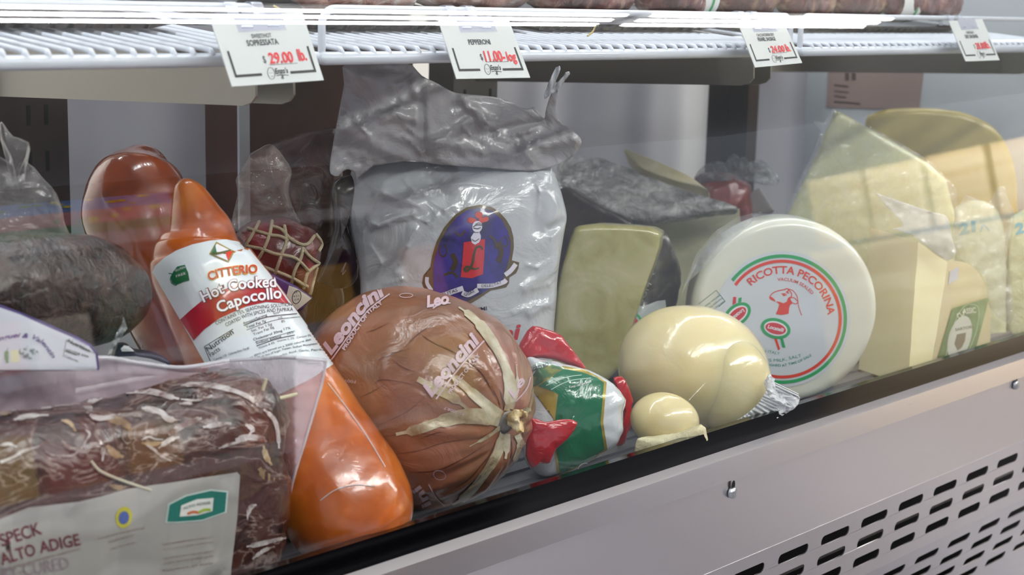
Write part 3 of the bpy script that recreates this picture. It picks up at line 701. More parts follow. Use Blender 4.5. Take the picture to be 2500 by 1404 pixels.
mk('tied_knot', lathe(h0 + axis * .003 + V(0, 0, .003), (axis + V(.15, 0, .25)).normalized(), kn, 36, .0026, 170, lambda i, d, q: 1 + .22 * math.sin(3 * q + 1) + .1 * math.sin(7 * q)), M('knot_cream', '#d8c088', .6, stops=[(.35, '#6a4a30'), (.45, '#cdb078'), (.6, '#e6d8b0')], sc=70, bump=(200, .6)), t)

# -- white bag with the crest
fr = Fr(1115, 620, 1.175, yaw=8, pitch=8)
OUT = [(872, 402), (990, 392), (1110, 398), (1240, 405), (1335, 402), (1362, 445), (1382, 520), (1378, 560), (1364, 640), (1358, 720), (1352, 800), (1345, 890), (1300, 960), (1080, 985), (905, 960), (880, 800), (880, 700), (868, 620), (850, 545), (845, 500), (852, 445)]
def bagfn(x, y):
    h = 0
    for x0, y0, x1, y1, w, a in ((880, 590, 920, 470, 16, .005), (900, 690, 960, 640, 18, -.006), (1000, 560, 960, 660, 14, .004), (1290, 440, 1300, 560, 20, -.006), (1330, 560, 1372, 540, 12, -.007), (1270, 700, 1360, 640, 14, .004), (930, 470, 1010, 500, 14, .005), (900, 550, 1000, 520, 9, .004), (1040, 430, 1080, 480, 16, -.004), (1280, 760, 1350, 730, 12, .004)):
        dx, dy = x1 - x0, y1 - y0; tt_ = max(0, min(1, ((x - x0) * dx + (y - y0) * dy) / (dx * dx + dy * dy))); d = math.hypot(x - x0 - dx * tt_, y - y0 - dy * tt_); h += a * math.exp(-(d / w) ** 2)
    for P_ in RID:
        for (x0, y0), (x1, y1) in zip(P_, P_[1:]):
            dx, dy = x1 - x0, y1 - y0; tt_ = max(0, min(1, ((x - x0) * dx + (y - y0) * dy) / (dx * dx + dy * dy))); d = math.hypot(x - x0 - dx * tt_, y - y0 - dy * tt_)
            if d < 20: h += .0022 * math.exp(-d / 5)
    return h
RID = [[(1040, 490), (1075, 512), (1092, 500)], [(865, 535), (890, 533), (915, 552), (940, 546)], [(1005, 560), (985, 600), (965, 640), (955, 665)], [(1040, 458), (1130, 448), (1212, 456)], [(1318, 560), (1335, 577), (1366, 558)], [(1270, 642), (1300, 650), (1352, 622)], [(1000, 530), (1030, 540), (1055, 525), (1045, 550)], [(980, 440), (1000, 470), (970, 500)], [(1290, 430), (1306, 470), (1300, 520)], [(1240, 760), (1290, 740), (1345, 745)], [(900, 600), (925, 640), (905, 700)], [(930, 690), (975, 678), (960, 705)], [(1325, 470), (1350, 500), (1340, 540)], [(1290, 700), (1330, 690), (1350, 700)]]
g = slab(fr, OUT, .045, .04, 2.6, 84, 320, 4, .0022, 16, (1115, 640), fn=bagfn)
t = thing('meat_bag', 'white printed plastic bag with crest and folded grey top, standing behind the ham', 'bag', base_of(g)); sk = Skin(g)
bag = mk('bag', g, M('white_bag', '#b9bcc0', .22, coat=.9, bump=(15, .8, 2.2), crough=.03), t, angle=180)
F0 = Fr(1115, 300, 1.185, yaw=10, pitch=-3)
top = [(848, 150), (985, 150), (1030, 185), (1070, 205), (1110, 226), (1160, 232), (1215, 238), (1250, 250), (1284, 266), (1305, 262), (1328, 290), (1334, 262), (1352, 214), (1362, 222), (1356, 265), (1364, 292), (1388, 312), (1417, 338), (1414, 362), (1392, 385), (1345, 408), (1290, 417), (1190, 410), (1080, 402), (1000, 392), (930, 402), (884, 410), (872, 442), (866, 424), (852, 414), (838, 418), (826, 430), (812, 428), (805, 416), (808, 380), (818, 325), (828, 270), (840, 205)]
def topfn(x, y):
    h = .012 * math.sin((x - 830) / 90) * math.exp(-((y - 300) / 130) ** 2)
    for x0, y0, x1, y1, w, a in ((1030, 250, 1035, 365, 10, -.008), (1035, 365, 1140, 300, 12, .006), (840, 320, 1000, 392, 20, .006), (1130, 240, 1190, 300, 14, .008), (1200, 320, 1330, 296, 10, -.008), (1040, 340, 1300, 380, 16, .007), (1290, 360, 1400, 340, 20, .012), (900, 280, 1020, 290, 14, .004)):
        dx, dy = x1 - x0, y1 - y0; tt_ = max(0, min(1, ((x - x0) * dx + (y - y0) * dy) / (dx * dx + dy * dy))); d = math.hypot(x - x0 - dx * tt_, y - y0 - dy * tt_); h += a * math.exp(-(d / w) ** 2)
    for P_ in RIT:
        for (x0, y0), (x1, y1) in zip(P_, P_[1:]):
            dx, dy = x1 - x0, y1 - y0; tt_ = max(0, min(1, ((x - x0) * dx + (y - y0) * dy) / (dx * dx + dy * dy))); d = math.hypot(x - x0 - dx * tt_, y - y0 - dy * tt_)
            if d < 24: h += .0034 * math.exp(-d / 6)
    P = V(x * .01, y * .01, 0); return h + .006 * fbm(P, 1.2)
RIT = [[(1005, 205), (1015, 230), (1028, 255)], [(985, 330), (1028, 369), (1060, 362), (1090, 346)], [(990, 308), (1025, 335)], [(1108, 283), (1140, 262), (1165, 268), (1185, 285)], [(1130, 310), (1150, 330), (1180, 345), (1230, 360)], [(1140, 292), (1190, 300), (1220, 322), (1250, 310)], [(1240, 330), (1290, 320), (1332, 298)], [(1180, 340), (1215, 335), (1240, 345)], [(960, 270), (980, 280)], [(1170, 240), (1150, 236), (1135, 240)], [(1262, 352), (1300, 395)], [(1040, 215), (1050, 210), (1078, 206)], [(1160, 365), (1180, 375), (1250, 380)], [(850, 250), (870, 300), (900, 330)], [(1290, 270), (1330, 300)]]
gt = sheet(F0, top, lambda x, y: .030 + topfn(x, y), 7, 3)
fl = mk('folded_top', gt, M('grey_film', '#a8a6a8', .2, coat=.9, bump=(17, .9, 2.2), crough=.03), t, angle=180, label='glossy grey folded top'); solid(fl, .0008)
for a, b, w in (((1336, 232), (1361, 168), 15), ((1352, 222), (1384, 180), 14)):
    g2 = sheet(F0, [(a[0] - w / 2, a[1]), (b[0] - w / 2, b[1] + 4), (b[0] - 2, b[1] - 4), (b[0] + w / 2, b[1]), (a[0] + w / 2 - 4, a[1] + 3)], lambda x, y: .035 + .004 * math.sin(x * .3), 6, 2); o = mk('cut_corner', g2, M('corner_white', '#d9dde2', .25, coat=.6), t, angle=180); solid(o, .001)
Q = zt(1000, 480, 5.013); e1, e2, e3, e4 = .0008, .0013, .0018, .0023
crest = mk('crest', prints(sk, [poly(Q((860, 100), (1000, 125), (1100, 190), (1180, 280), (1240, 380), (1270, 500), (1275, 620), (1250, 780), (1340, 805), (1330, 880), (1300, 940), (1220, 990), (1215, 1060), (1180, 1110), (1000, 1145), (860, 1240), (760, 1300), (680, 1335), (600, 1330), (480, 1320), (250, 1220), (190, 1150), (155, 1060), (170, 965), (250, 945), (255, 860), (275, 730), (330, 550), (420, 380), (560, 220), (700, 130)), 7)], e1), M('crest_bronze', '#5c4a24', .3, coat=.5), t, angle=180)
mk('crest_field', prints(sk, [poly(Q((860, 140), (1010, 175), (1130, 290), (1200, 420), (1235, 560), (1225, 700), (1195, 850), (1150, 960), (1140, 1050), (1000, 1110), (860, 1200), (680, 1295), (500, 1260), (300, 1190), (290, 1000), (290, 860), (310, 740), (370, 560), (460, 390), (580, 250), (710, 165)), 7)], e2), M('crest_purple', '#2a1c66', .3, coat=.5, stops=[(.35, '#1d1440'), (.6, '#35268a')], sc=25), crest, angle=180)
scm = M('scroll_brown', '#44341f', .4)
for sh_ in [stroke(Q((520, 700), (560, 800), (520, 900)), 12), stroke(Q((1080, 560), (1120, 680), (1080, 800)), 12), stroke(arc(*Q((410, 660))[0], 9, 14, 0, 330, 16), 3), stroke(arc(*Q((1160, 550))[0], 9, 12, 0, 330, 16), 3), stroke(Q((560, 430), (620, 480), (680, 420)), 5), stroke(Q((980, 480), (1040, 540), (1060, 640)), 5), stroke(Q((420, 960), (520, 930), (590, 990)), 6)]: mk('crest_scroll', prints(sk, [sh_], e3), scm, crest)
mk('crest_shield', prints(sk, [poly(Q((662, 560), (922, 520), (910, 760), (896, 950), (760, 1000), (625, 985), (645, 780)), 7)], e3), M('shield_red', '#c3202a', .3, coat=.5), crest, angle=180)
mk('crest_letter', prints(sk, [stroke(Q((890, 650), (870, 612), (815, 625), (785, 720), (770, 810), (735, 880), (690, 910), (672, 880), (715, 858), (790, 885), (850, 872)), (4, 5, 6, 6, 5, 4))], e4), M('letter_olive', '#4a4a34', .4), crest)
mk('crest_plume', prints(sk, [disc(*Q((748, 292))[0], 8, 7, 20), disc(*Q((848, 228))[0], 9, 8, 0), disc(*Q((928, 280))[0], 8, 6, -20), disc(*Q((790, 300))[0], 6, 6), disc(*Q((880, 290))[0], 7, 7)], e3), M('plume_red', '#c4321f', .4), crest)
mk('crest_helmet', prints(sk, [disc(*Q((826, 370))[0], 12, 14, 10), poly(Q((785, 440), (850, 430), (845, 490), (870, 480), (868, 520), (850, 560), (800, 590), (760, 565), (748, 500), (785, 495)), 6)], e4), M('helmet_white', '#d8d4e4', .35), crest)
mk('helmet_lines', prints(sk, [stroke(Q((775, 375), (820, 350), (885, 352)), 2), stroke(Q((780, 385), (825, 395), (870, 380)), 2), stroke(Q((800, 345), (840, 325), (870, 335)), 1.5), stroke(Q((785, 440), (845, 440)), 1.5), stroke(Q((760, 520), (800, 545), (850, 515)), 1.5)], .0029), black_ink, crest)
mk('crest_ribbon', prints(sk, [stroke(Q((215, 985), (215, 1060), (270, 1150)), 9), stroke(Q((245, 1185), (380, 1210), (520, 1165), (655, 1120)), 12), stroke(Q((640, 1175), (720, 1200), (835, 1140)), 12), stroke(Q((825, 1095), (1000, 1090), (1140, 1050), (1180, 1020)), 11), stroke(Q((1165, 960), (1235, 905), (1295, 825)), 11)], e4), M('ribbon_white', '#d6d2e0', .35), crest)
mk('ribbon_words', prints(sk, [text('QUALITAS', Q((285, 1228), (420, 1212), (590, 1158)), 7.5), text('QUAE', Q((665, 1210), (730, 1205), (800, 1165)), 7), text('DELECTAT', Q((880, 1110), (1000, 1103), (1125, 1065)), 7)], .0029), M('ribbon_ink', '#3a3548', .5), crest)
mk('printed_words', prints(sk, [text('SALUMI', [(1135, 764), (1189, 757)], 9, bold=.01), text('(VR)', [(1166, 779), (1188, 775)], 9, bold=.01)], e1), navy_ink, t)
mk('printed_name', prints(sk, [text('Leoncini', [(1040, 862), (1140, 846), (1276, 826)], 36, bold=.03, shear=.3)], e1), M('script_red', '#b4121e', .4), t)

# -- green, white and red cheese bag beside the ham
fr = Fr(1400, 1015, .965, yaw=12, pitch=10)
Q = zt(1260, 780, 3.51)
O2 = Q((110, 330), (220, 350), (320, 350), (450, 390), (590, 430), (700, 480), (830, 555), (905, 640), (938, 690), (910, 780), (915, 930), (880, 1000), (850, 1070), (780, 1125), (640, 1200), (500, 1290), (370, 1330), (230, 1345), (140, 1290), (70, 1180), (60, 1000), (70, 700), (90, 480))
g = slab(fr, O2, .030, .035, 2.4, 26, 140, 3, .003, 26)
t = thing('cheese_bag', 'small glossy green and white bag with red tails, between ham and pale round cheese', 'bag', base_of(g)); sk = Skin(g)
mk('bag', g, M('silver_white_film', '#d2d6da', .18, coat=.9, bump=(34, .4, 1.4), crough=.03), t, angle=180)
grn = M('green_film', '#0b6a45', .2, coat=.9, bump=(34, .4, 1.4), crough=.03); goldf = M('gold_film', '#b8a24a', .25, .4, coat=.5)
mk('gold_border', prints(sk, [poly(Q((130, 590), (200, 545), (400, 400), (590, 435), (700, 490), (775, 540), (760, 700), (745, 880), (782, 1115), (640, 1210), (390, 1330), (350, 1310), (330, 1100), (320, 850), (345, 640), (290, 600)), 6)], .0008), goldf, t, angle=180)
gb = mk('green_band', prints(sk, [poly(Q((190, 570), (300, 500), (400, 425), (560, 455), (690, 500), (750, 545), (738, 700), (722, 880), (755, 1110), (640, 1200), (395, 1315), (372, 1300), (345, 1100), (335, 850), (360, 640), (300, 610)), 6)], .0013), grn, t, angle=180)
mk('gold_panel', prints(sk, [poly(Q((120, 520), (180, 430), (300, 390), (420, 420), (300, 490), (190, 560), (130, 580)), 6)], .0014), M('gold_olive', '#9c9a4a', .25, .3, coat=.6, stops=[(.4, '#3f6a40'), (.55, '#a8a050'), (.7, '#d0cc98')], sc=50), t, angle=180)
mk('silver_panel', prints(sk, [poly(Q((110, 420), (190, 370), (310, 355), (300, 395), (160, 430), (115, 470)), 6)], .0016), M('silver_green', '#b8c8c0', .2, .3, coat=.6), t, angle=180)
mk('printed_words', prints(sk, [text('Keep refrigerated', Q((455, 590), (545, 570), (640, 540)), 6)], .0019), white_ink, gb); mk('printed_words', prints(sk, [text('AGED RO', Q((130, 450), (280, 400)), 8)], .0022), black_ink, t)
mk('printed_lines', prints(sk, [stroke(Q((260, 565), (420, 500), (560, 480)), 2), stroke(Q((300, 600), (450, 530), (640, 505)), 2)], .0018), M('pale_green_ink', '#9cc0ae', .4), gb)
mk('seal', prints(sk, [stroke(arc(*Q((580, 1260))[0], 14, 9, -90, 60, 16, -20), 2)], .0018), white_ink, gb)
redf = M('red_film', '#b3141f', .2, coat=.9, bump=(30, .5, 1.4), crough=.03)
fr2 = Fr(1350, 1060, .935, yaw=14, pitch=8)
g = slab(fr2, Q((130, 845), (240, 885), (400, 860), (535, 880), (440, 1010), (330, 1120), (280, 1225), (200, 1230), (150, 1280), (80, 1170), (100, 1000)), .006, .006, 3, 10, 90, 2, .0035, 30)
mk('red_tail', g, redf, t, angle=180)
fr3 = Fr(1350, 850, 1.01, yaw=14, pitch=8)
g = slab(fr3, Q((20, 230), (60, 150), (145, 55), (250, 80), (380, 130), (470, 240), (560, 350), (600, 435), (450, 400), (300, 345), (80, 330), (30, 320)), .012, .012, 3, 14, 100, 2, .004, 24)
mk('red_tail', g, redf, t, angle=180)
fr4 = Fr(1525, 1000, .985, yaw=14, pitch=8)
g = slab(fr4, Q((835, 500), (880, 485), (930, 510), (1005, 690), (990, 720), (985, 900), (950, 980), (930, 1070), (880, 1090), (865, 1060), (910, 900), (925, 720), (900, 620), (850, 560)), .006, .006, 3, 10, 90, 2, .002, 30)
mk('red_tail', g, redf, t, angle=180)
fr5 = Fr(1495, 970, .95, yaw=14, pitch=8)
g = sheet(fr5, Q((590, 430), (700, 475), (830, 550), (940, 690), (915, 790), (915, 935), (870, 850), (760, 840), (780, 660), (760, 540)), lambda x, y: .004 * fbm(V(x * .02, y * .02, 0), 1), 8, 2)
o = mk('white_flap', g, M('flap_white', '#d9dcdf', .25, coat=.5), t, angle=180); solid(o, .0006)

# -- pear-shaped cheese in cling film
pale = M('pale_cheese', '#e2cf9c', .30, coat=.9, sss=.2, bump=(32, .22, 1.2), crough=.04, stops=[(.3, '#e6d498'), (.6, '#eee0b0'), (.8, '#f2e8c4')], sc=8)
g1 = ell(1694, 898, .985, 187, 154, 150, 10, 48, .0018, 14); g2 = ell(1778, 938, .937, 106, 121, 84, -8, 40, .001, 20)
g3 = ell(1624, 1028, .918, 85, 69, 66, 8, 36, .0008, 25); g4 = sweep([(1690, 985, .952, 70), (1660, 1005, .945, 66), (1630, 1025, .935, 60)], 32, 6)
t = thing('provolone_pear', 'pale pear-shaped cheese with small round head, cling-wrapped, in front of the wheel', 'cheese', base_of(g1, g3))
mk('cheese', join(g1, g2), pale, t, angle=180); mk('head', g3, pale, t, angle=180)
def milky(name, col, alpha, bump):
    m = M(name, col, .22, coat=.6, bump=bump); m.node_tree.nodes['Principled BSDF'].inputs['Alpha'].default_value = alpha; return m
knotf = milky('bunched_film', '#f4f8fa', .8, (220, .4, 1.2))
frk = Fr(1830, 1010, .893, yaw=12)
outer = [(1950, 962), (1946, 985), (1925, 1006), (1880, 1030), (1830, 1052), (1770, 1074), (1712, 1094)]; inner = [(1884, 930), (1872, 952), (1858, 975), (1838, 998), (1812, 1018), (1775, 1040), (1728, 1062)]
oi = cr(outer, 24); ii = cr(inner, 24); na, nr = len(oi), 14; fv, ff = [], []
for i in range(na):
    for j in range(nr + 1):
        s_ = j / nr; x = ii[i][0] + (oi[i][0] - ii[i][0]) * s_; y = ii[i][1] + (oi[i][1] - ii[i][1]) * s_
        d_ = .0022 * math.sin(i * .9 + 1.5 * math.sin(i * .13)) * (.35 + s_) + .004 * math.sin(i * .21) * s_ + .003 * fbm(V(x * .06, y * .06, 2), 1.2) + .012 * (1 - s_) * .5
        fv.append(frk.hit(x, y, d_))
for i in range(na - 1):
    for j in range(nr): k_ = i * (nr + 1) + j; ff.append((k_, k_ + 1, k_ + nr + 2, k_ + nr + 1))
o = mk('bunched_film', (fv, ff), knotf, t, angle=180); solid(o, .0006)
mk('film_knot', slab(frk, [(1868, 920), (1882, 914), (1892, 945), (1914, 960), (1950, 962), (1948, 984), (1926, 1004), (1896, 1012), (1880, 985), (1868, 955)], .006, .006, 2.5, 24, 150, 2, .0055, 110), knotf, t, angle=180)
mk('film_tail', slab(Fr(1640, 1085, .893, yaw=12), [(1548, 1098), (1556, 1072), (1590, 1066), (1650, 1058), (1712, 1036), (1726, 1060), (1720, 1090), (1640, 1112), (1566, 1122), (1550, 1110)], .008, .008, 2.5, 16, 120, 2, .0018, 60), milky('cream_film', '#e0d8b0', .9, (110, .6, 1.2)), t, angle=180)
mk('film_crease', tube([W(1722, 935, .905), W(1700, 958, .905), W(1681, 978, .905)], .0006, 6), wrapf, t)

# -- white ricotta wheel
fr = Fr(1916, 762, .985, yaw=12, pitch=2); n = fr.n; s = mpp(1916, 762, .985); R = 229 * s
prof = [(.0005, 0)] + [(R * k, 0) for k in (.2, .4, .6, .8)] + [(R - .012 + .012 * math.sin(q), -.012 + .012 * math.cos(q)) for q in [math.pi / 2 * i / 8 for i in range(9)]]
prof += [(R * 1.005, -.03), (R, -.045)] + [(R - .014 + .014 * math.cos(q), -.052 - .014 * math.sin(q)) for q in [math.pi / 2 * i / 8 for i in range(9)]] + [(R * .4, -.066), (.0005, -.066)]
g = lathe(fr.O, n, prof, 96, .0006, 12)
t = thing('ricotta_cheese', 'white vacuum-sealed wheel of ricotta with a round sheep label, standing on edge', 'cheese', base_of(g)); sk = Skin(g)
mk('cheese', g, M('ricotta_white', '#dfe0d2', .30, coat=.8, sss=.2, crough=.06, bump=(18, .06)), t, angle=180)
cx, cy = 1909.7, 778.9; lq = M('label_clear', '#d3d8de', .30, coat=.3)
L = mk('round_label', prints(sk, [disc(cx, cy, 166, 166, L=10, n=72)], .0006), lq, t, angle=180)
e2, e3, e4 = .0011, .0015, .0019
mk('green_ring', prints(sk, [stroke(arc(cx, cy, 154, 154, -52, 192, 80), 8, 10, 0)], e2), green_ink, L); mk('red_ring', prints(sk, [stroke(arc(cx, cy, 141.5, 141.5, -54, 200, 80), 7.5, 10, 0)], e2), orange_ink, L)
mk('cheese_name', prints(sk, [text('RICOTTA PECORINA', arc(cx, cy, 111.5, 111.5, -43, 85, 60), 18, bold=.02)], e2), orange_ink, L)
mk('label_words', prints(sk, [text('VACUUM SEALED', arc(cx, cy, 93.5, 93.5, -7, 50, 30), 7.6, bold=.01)], e2), orange_ink, L)
Q = zt(1700, 580, 3.696)
mk('sheep_mark', prints(sk, [poly(Q((715, 575), (748, 602), (735, 650), (716, 690), (760, 698), (800, 694), (832, 686), (836, 640), (845, 610), (870, 590), (850, 560), (850, 530), (825, 545), (815, 578), (785, 592), (748, 578)), 6), stroke(Q((850, 540), (885, 545), (915, 580), (895, 598), (868, 588)), 2), stroke(Q((806, 467), (740, 480), (690, 500), (664, 532), (668, 552), (712, 574)), 2.2), poly(Q((660, 528), (680, 536), (700, 552), (716, 572), (690, 566), (664, 550)), 5),
    stroke(Q((790, 470), (820, 460), (830, 480), (812, 492), (836, 500)), 2.4), stroke(Q((820, 462), (870, 478), (908, 530), (922, 620), (950, 702)), 1.8), stroke(Q((835, 470), (860, 510), (852, 545)), 2.2), disc(*Q((790, 518))[0], 4, 2.5, 20), stroke(Q((765, 508), (800, 505), (815, 525)), 1.5)], e2), orange_ink, L)
def badge(ox, oy, rot, par, words, fl=1):
    mk('badge_ring', prints(sk, [disc(ox, oy, 37, 25, rot)], e2), green_ink, par); mk('badge_field', prints(sk, [disc(ox, oy, 29, 17.5, rot)], e3), white_ink, par); mk('badge_centre', prints(sk, [disc(ox, oy, 25.5, 13.5, rot)], e4), M('badge_red', '#d2303a', .4), par)
    c, q = math.cos(math.radians(rot)) * fl, math.sin(math.radians(rot)) * fl
    b = [(ox - 20 * c - 3.5 * q, oy - 20 * q + 3.5 * c), (ox + 20 * c - 3.5 * q, oy + 20 * q + 3.5 * c)]
    mk('badge_name', prints(sk, [text(words, b, 8.5, bold=.03, shear=.15)], .0023), white_ink, par)
badge(1700 + 715 / 3.696, 580 + 820 / 3.696, 14, L, 'Locatelli')
mk('badge_tail', prints(sk, [poly(Q((702, 912), (726, 912), (756, 1004), (738, 1018)), 6)], e2), orange_ink, L); mk('badge_tail', prints(sk, [poly(Q((756, 915), (782, 912), (804, 994), (776, 990)), 6)], e2), green_ink, L)
badge(1800, 768, -38, L, 'Locatelli', -1)
mk('badge_tail', prints(sk, [poly(Q((332, 535), (360, 535), (356, 592), (326, 606)), 6)], e2), M('badge_red2', '#d2303a', .4), L); mk('badge_tail', prints(sk, [poly(Q((380, 545), (410, 538), (405, 580), (376, 585)), 6)], e2), green_ink, L)
mk('nutrition_lines', prints(sk, [stroke(Q((20, 600), (180, 475)), 1), stroke(Q((180, 475), (260, 575)), 1), stroke(Q((260, 575), (200, 625)), 1)] + [text('Nutrition Facts', Q((250 - 22 * i, 568 - 26 * i), (120 - 22 * i, 668 - 26 * i)), 4) for i in range(3)], e2), dgreen_ink, L)
mk('small_print', prints(sk, [text('MADE IN ITALY', Q((470, 985), (600, 1030), (750, 1060)), 7), text("SHEEP'S MILK, SALT", Q((505, 1085), (640, 1118), (760, 1120), (950, 1076)), 7.4), text('TO BE WEIGHED AT TIME OF SALE', Q((480, 1130), (640, 1158), (780, 1165), (920, 1132), (1042, 1068)), 5.8, bold=.015)], e2), M('print_green', '#4c9a86', .5), L)
o = mk('film_seam', sheet(Fr(1690, 640, 1.045, yaw=12), [(1862, 520), (1850, 528), (1790, 545), (1730, 590), (1690, 650), (1664, 720), (1660, 770), (1668, 700), (1700, 620), (1745, 565), (1800, 530), (1856, 516)], lambda x, y: 0, 6), wrapf, t); solid(o, .0005)

# -- hard cheese wedge with black rind
fr = Fr(1480, 730, 1.14, yaw=6, pitch=4)
fo = [(1403, 556), (1428, 550), (1455, 547), (1500, 549), (1555, 553), (1612, 568), (1598, 640), (1576, 700), (1548, 780), (1510, 900), (1430, 960), (1345, 940), (1352, 800), (1362, 700), (1380, 620)]
g = slab(fr, fo, .006, .07, 9, 10, 110, 2, .0012, 30, shift=fr.a * .02)
t = thing('black_rind_wedge', 'pale hard cheese wedge with a black rind edge, behind the round cheese', 'cheese', base_of(g)); sk = Skin(g)
mk('cheese', g, M('pecorino', '#b8b07c', .38, coat=.7, stops=[(.3, '#9c8e50'), (.45, '#a8a468'), (.6, '#b8b284'), (.75, '#c6c29c')], sc=14, dist=1, bump=(30, .2), crough=.12, sss=.1), t, angle=60)
fr2 = Fr(1600, 720, 1.125, yaw=30, pitch=4)
g = slab(fr2, [(1606, 568), (1625, 570), (1645, 610), (1658, 650), (1660, 690), (1648, 740), (1635, 800), (1600, 850), (1545, 885), (1505, 895), (1484, 880), (1500, 840), (1520, 800), (1548, 752), (1566, 690), (1562, 660), (1575, 655), (1588, 630)], .012, .03, 4, 12, 110, 2, .0022, 50)
sk2 = Skin(g)
rind = mk('rind', g, M('black_rind', '#2c2823', .32, coat=.9, stops=[(.35, '#1e1a17'), (.55, '#3b362e'), (.7, '#5c5e46')], sc=40, bump=(60, .5), crough=.1), t, angle=180, label='black rind')
Q = zt(1470, 540, 3.9)
LB = mk('rind_label', prints(sk2, [poly(Q((195, 850), (420, 800), (520, 760), (600, 750), (610, 830), (500, 900), (380, 980), (240, 1110), (215, 1060)), 6)], .001), M('rind_label_grey', '#c0c8c8', .3, coat=.5), t)
mk('label_ring', prints(sk2, [stroke(arc(*Q((298, 985))[0], 17, 25, 0, 360, 28, 15), 6, 6, 0)], .0015), green_ink, LB); mk('label_centre', prints(sk2, [disc(*Q((298, 985))[0], 10.5, 18, 12, 6)], .0016), M('badge_red3', '#b8283a', .4), LB)
mk('label_words', prints(sk2, [text('Locatelli', Q((318, 1050), (306, 925)), 6, bold=.02)], .002), white_ink, LB)
rpm = M('rind_print', '#8f9288', .5)
for w_ in (text('ALE', Q((110, 1200), (170, 1100), (215, 1020)), 14), text('ROM', Q((370, 800), (420, 700), (470, 600)), 10)): mk('rind_mark', prints(sk2, [w_], .0012), rpm, rind)

# -- film-wrapped quarter wheel lying at the back
fr = Fr(1590, 520, 1.36, yaw=4, pitch=2)
foil = M('wrapped_rind', '#7d7b78', .22, .15, coat=1, stops=[(.3, '#6a6866'), (.5, '#a09e9b'), (.7, '#cbcac8')], sc=34, dist=1.0, bump=(60, 1.0, 2), crough=.05, stretch=(1, 1, 2))
fr_t = fr
topo = [(1362, 400), (1368, 388), (1400, 383), (1450, 386), (1500, 400), (1560, 425), (1620, 450), (1700, 476), (1780, 500), (1803, 515), (1720, 525), (1600, 545), (1540, 540), (1480, 515), (1420, 480), (1366, 470), (1358, 440)]
frt = Fr(1560, 470, 1.36, yaw=4, pitch=38)
g = slab(frt, topo, .010, .02, 5, 14, 120, 2, .003, 30)
t = thing('wrapped_quarter_wheel', 'film-wrapped quarter wheel with grey rind, lying at the back beside the white bag', 'cheese', base_of(g))
mk('rind_face', g, foil, t, angle=180)
fr = Fr(1680, 580, 1.33, yaw=10, pitch=2)
g = slab(fr, [(1536, 545), (1600, 540), (1720, 522), (1806, 510), (1800, 640), (1780, 760), (1700, 790), (1560, 770), (1530, 640)], .005, .08, 9, 8, 90, 2, .001, 30)
mk('cut_face', g, M('cut_pale', '#b9b592', .35, coat=.8, stops=[(.35, '#a8a887'), (.6, '#c4c0a0')], sc=12, bump=(40, .25)), t, angle=60)
fr = Fr(1440, 540, 1.38, yaw=-10, pitch=2)
g = slab(fr, [(1362, 455), (1420, 478), (1480, 512), (1545, 545), (1536, 640), (1520, 760), (1370, 760), (1360, 600)], .004, .04, 9, 8, 90, 2, .001, 30)
mk('side_rind', g, M('side_dark', '#3a302b', .35, coat=.8, stops=[(.35, '#2a2220'), (.6, '#4c3c34')], sc=16, bump=(40, .4)), t, angle=60)
# slim slice leaning on it
Q = zt(1340, 340, 4.167)
g = slab(Fr(1630, 425, 1.345, yaw=8, pitch=30), Q((760, 108), (790, 105), (900, 150), (1120, 240), (1400, 365), (1560, 475), (1640, 540), (1560, 500), (1300, 440), (1000, 335), (900, 270), (800, 165)), .004, .018, 7, 8, 90, 2, .0006, 40, shift=V(0, -.012, -.018))
solo('cheese_slice', g, M('slice_pale', '#c9bf98', .4, coat=.5, stops=[(.4, '#bdb38a'), (.65, '#d8cfae')], sc=14), 'thin pale cheese slice leaning on the wrapped quarter wheel', 'cheese', angle=180)
# red wrapped piece with bunched film at the back
g = slab(Fr(1770, 470, 1.42), Q((1480, 400), (1560, 345), (1700, 330), (1850, 345), (1950, 400), (2060, 470), (2060, 600), (2060, 1250), (1700, 1250), (1680, 640), (1640, 520), (1540, 470)), .03, .03, 2.4, 14, 100, 2, .003, 30)
t = thing('wrapped_red_piece', 'red film-wrapped piece with bunched clear wrap on top, at the back', 'deli meat', base_of(g))
mk('meat', g, M('red_meat', '#8c2a20', .3, coat=.8, stops=[(.35, '#7a1f1a'), (.6, '#9c3a28'), (.75, '#b8b4b0')], sc=16, bump=(40, .4)), t, angle=180)
o = mk('bunched_wrap', sheet(Fr(1790, 425, 1.40), Q((1480, 385), (1590, 260), (1720, 225), (1800, 240), (1830, 190), (1890, 145), (1940, 190), (1990, 180), (2030, 230), (2130, 210), (2200, 235), (2260, 300), (2340, 380), (2330, 450), (2200, 470), (2050, 430), (1900, 420), (1700, 430), (1560, 450)), lambda x, y: .01 * fbm(V(x * .03, y * .03, 2), 1.3), 8, 2), film('grey_wrap', '#c4c6ca', .45, (60, 1.0), .12, .8, ridge=.4), t, angle=180); solid(o, .0006)
g = slab(Fr(1860, 500, 1.38), Q((1905, 670), (2080, 520), (2150, 490), (2300, 730), (2260, 760), (1990, 760), (1940, 790)), .004, .004, 6, 6, 60, 0, .001, 30)
mk('paper_label', g, M('label_faded', '#a8a3a2', .4, coat=.3), t, angle=60)

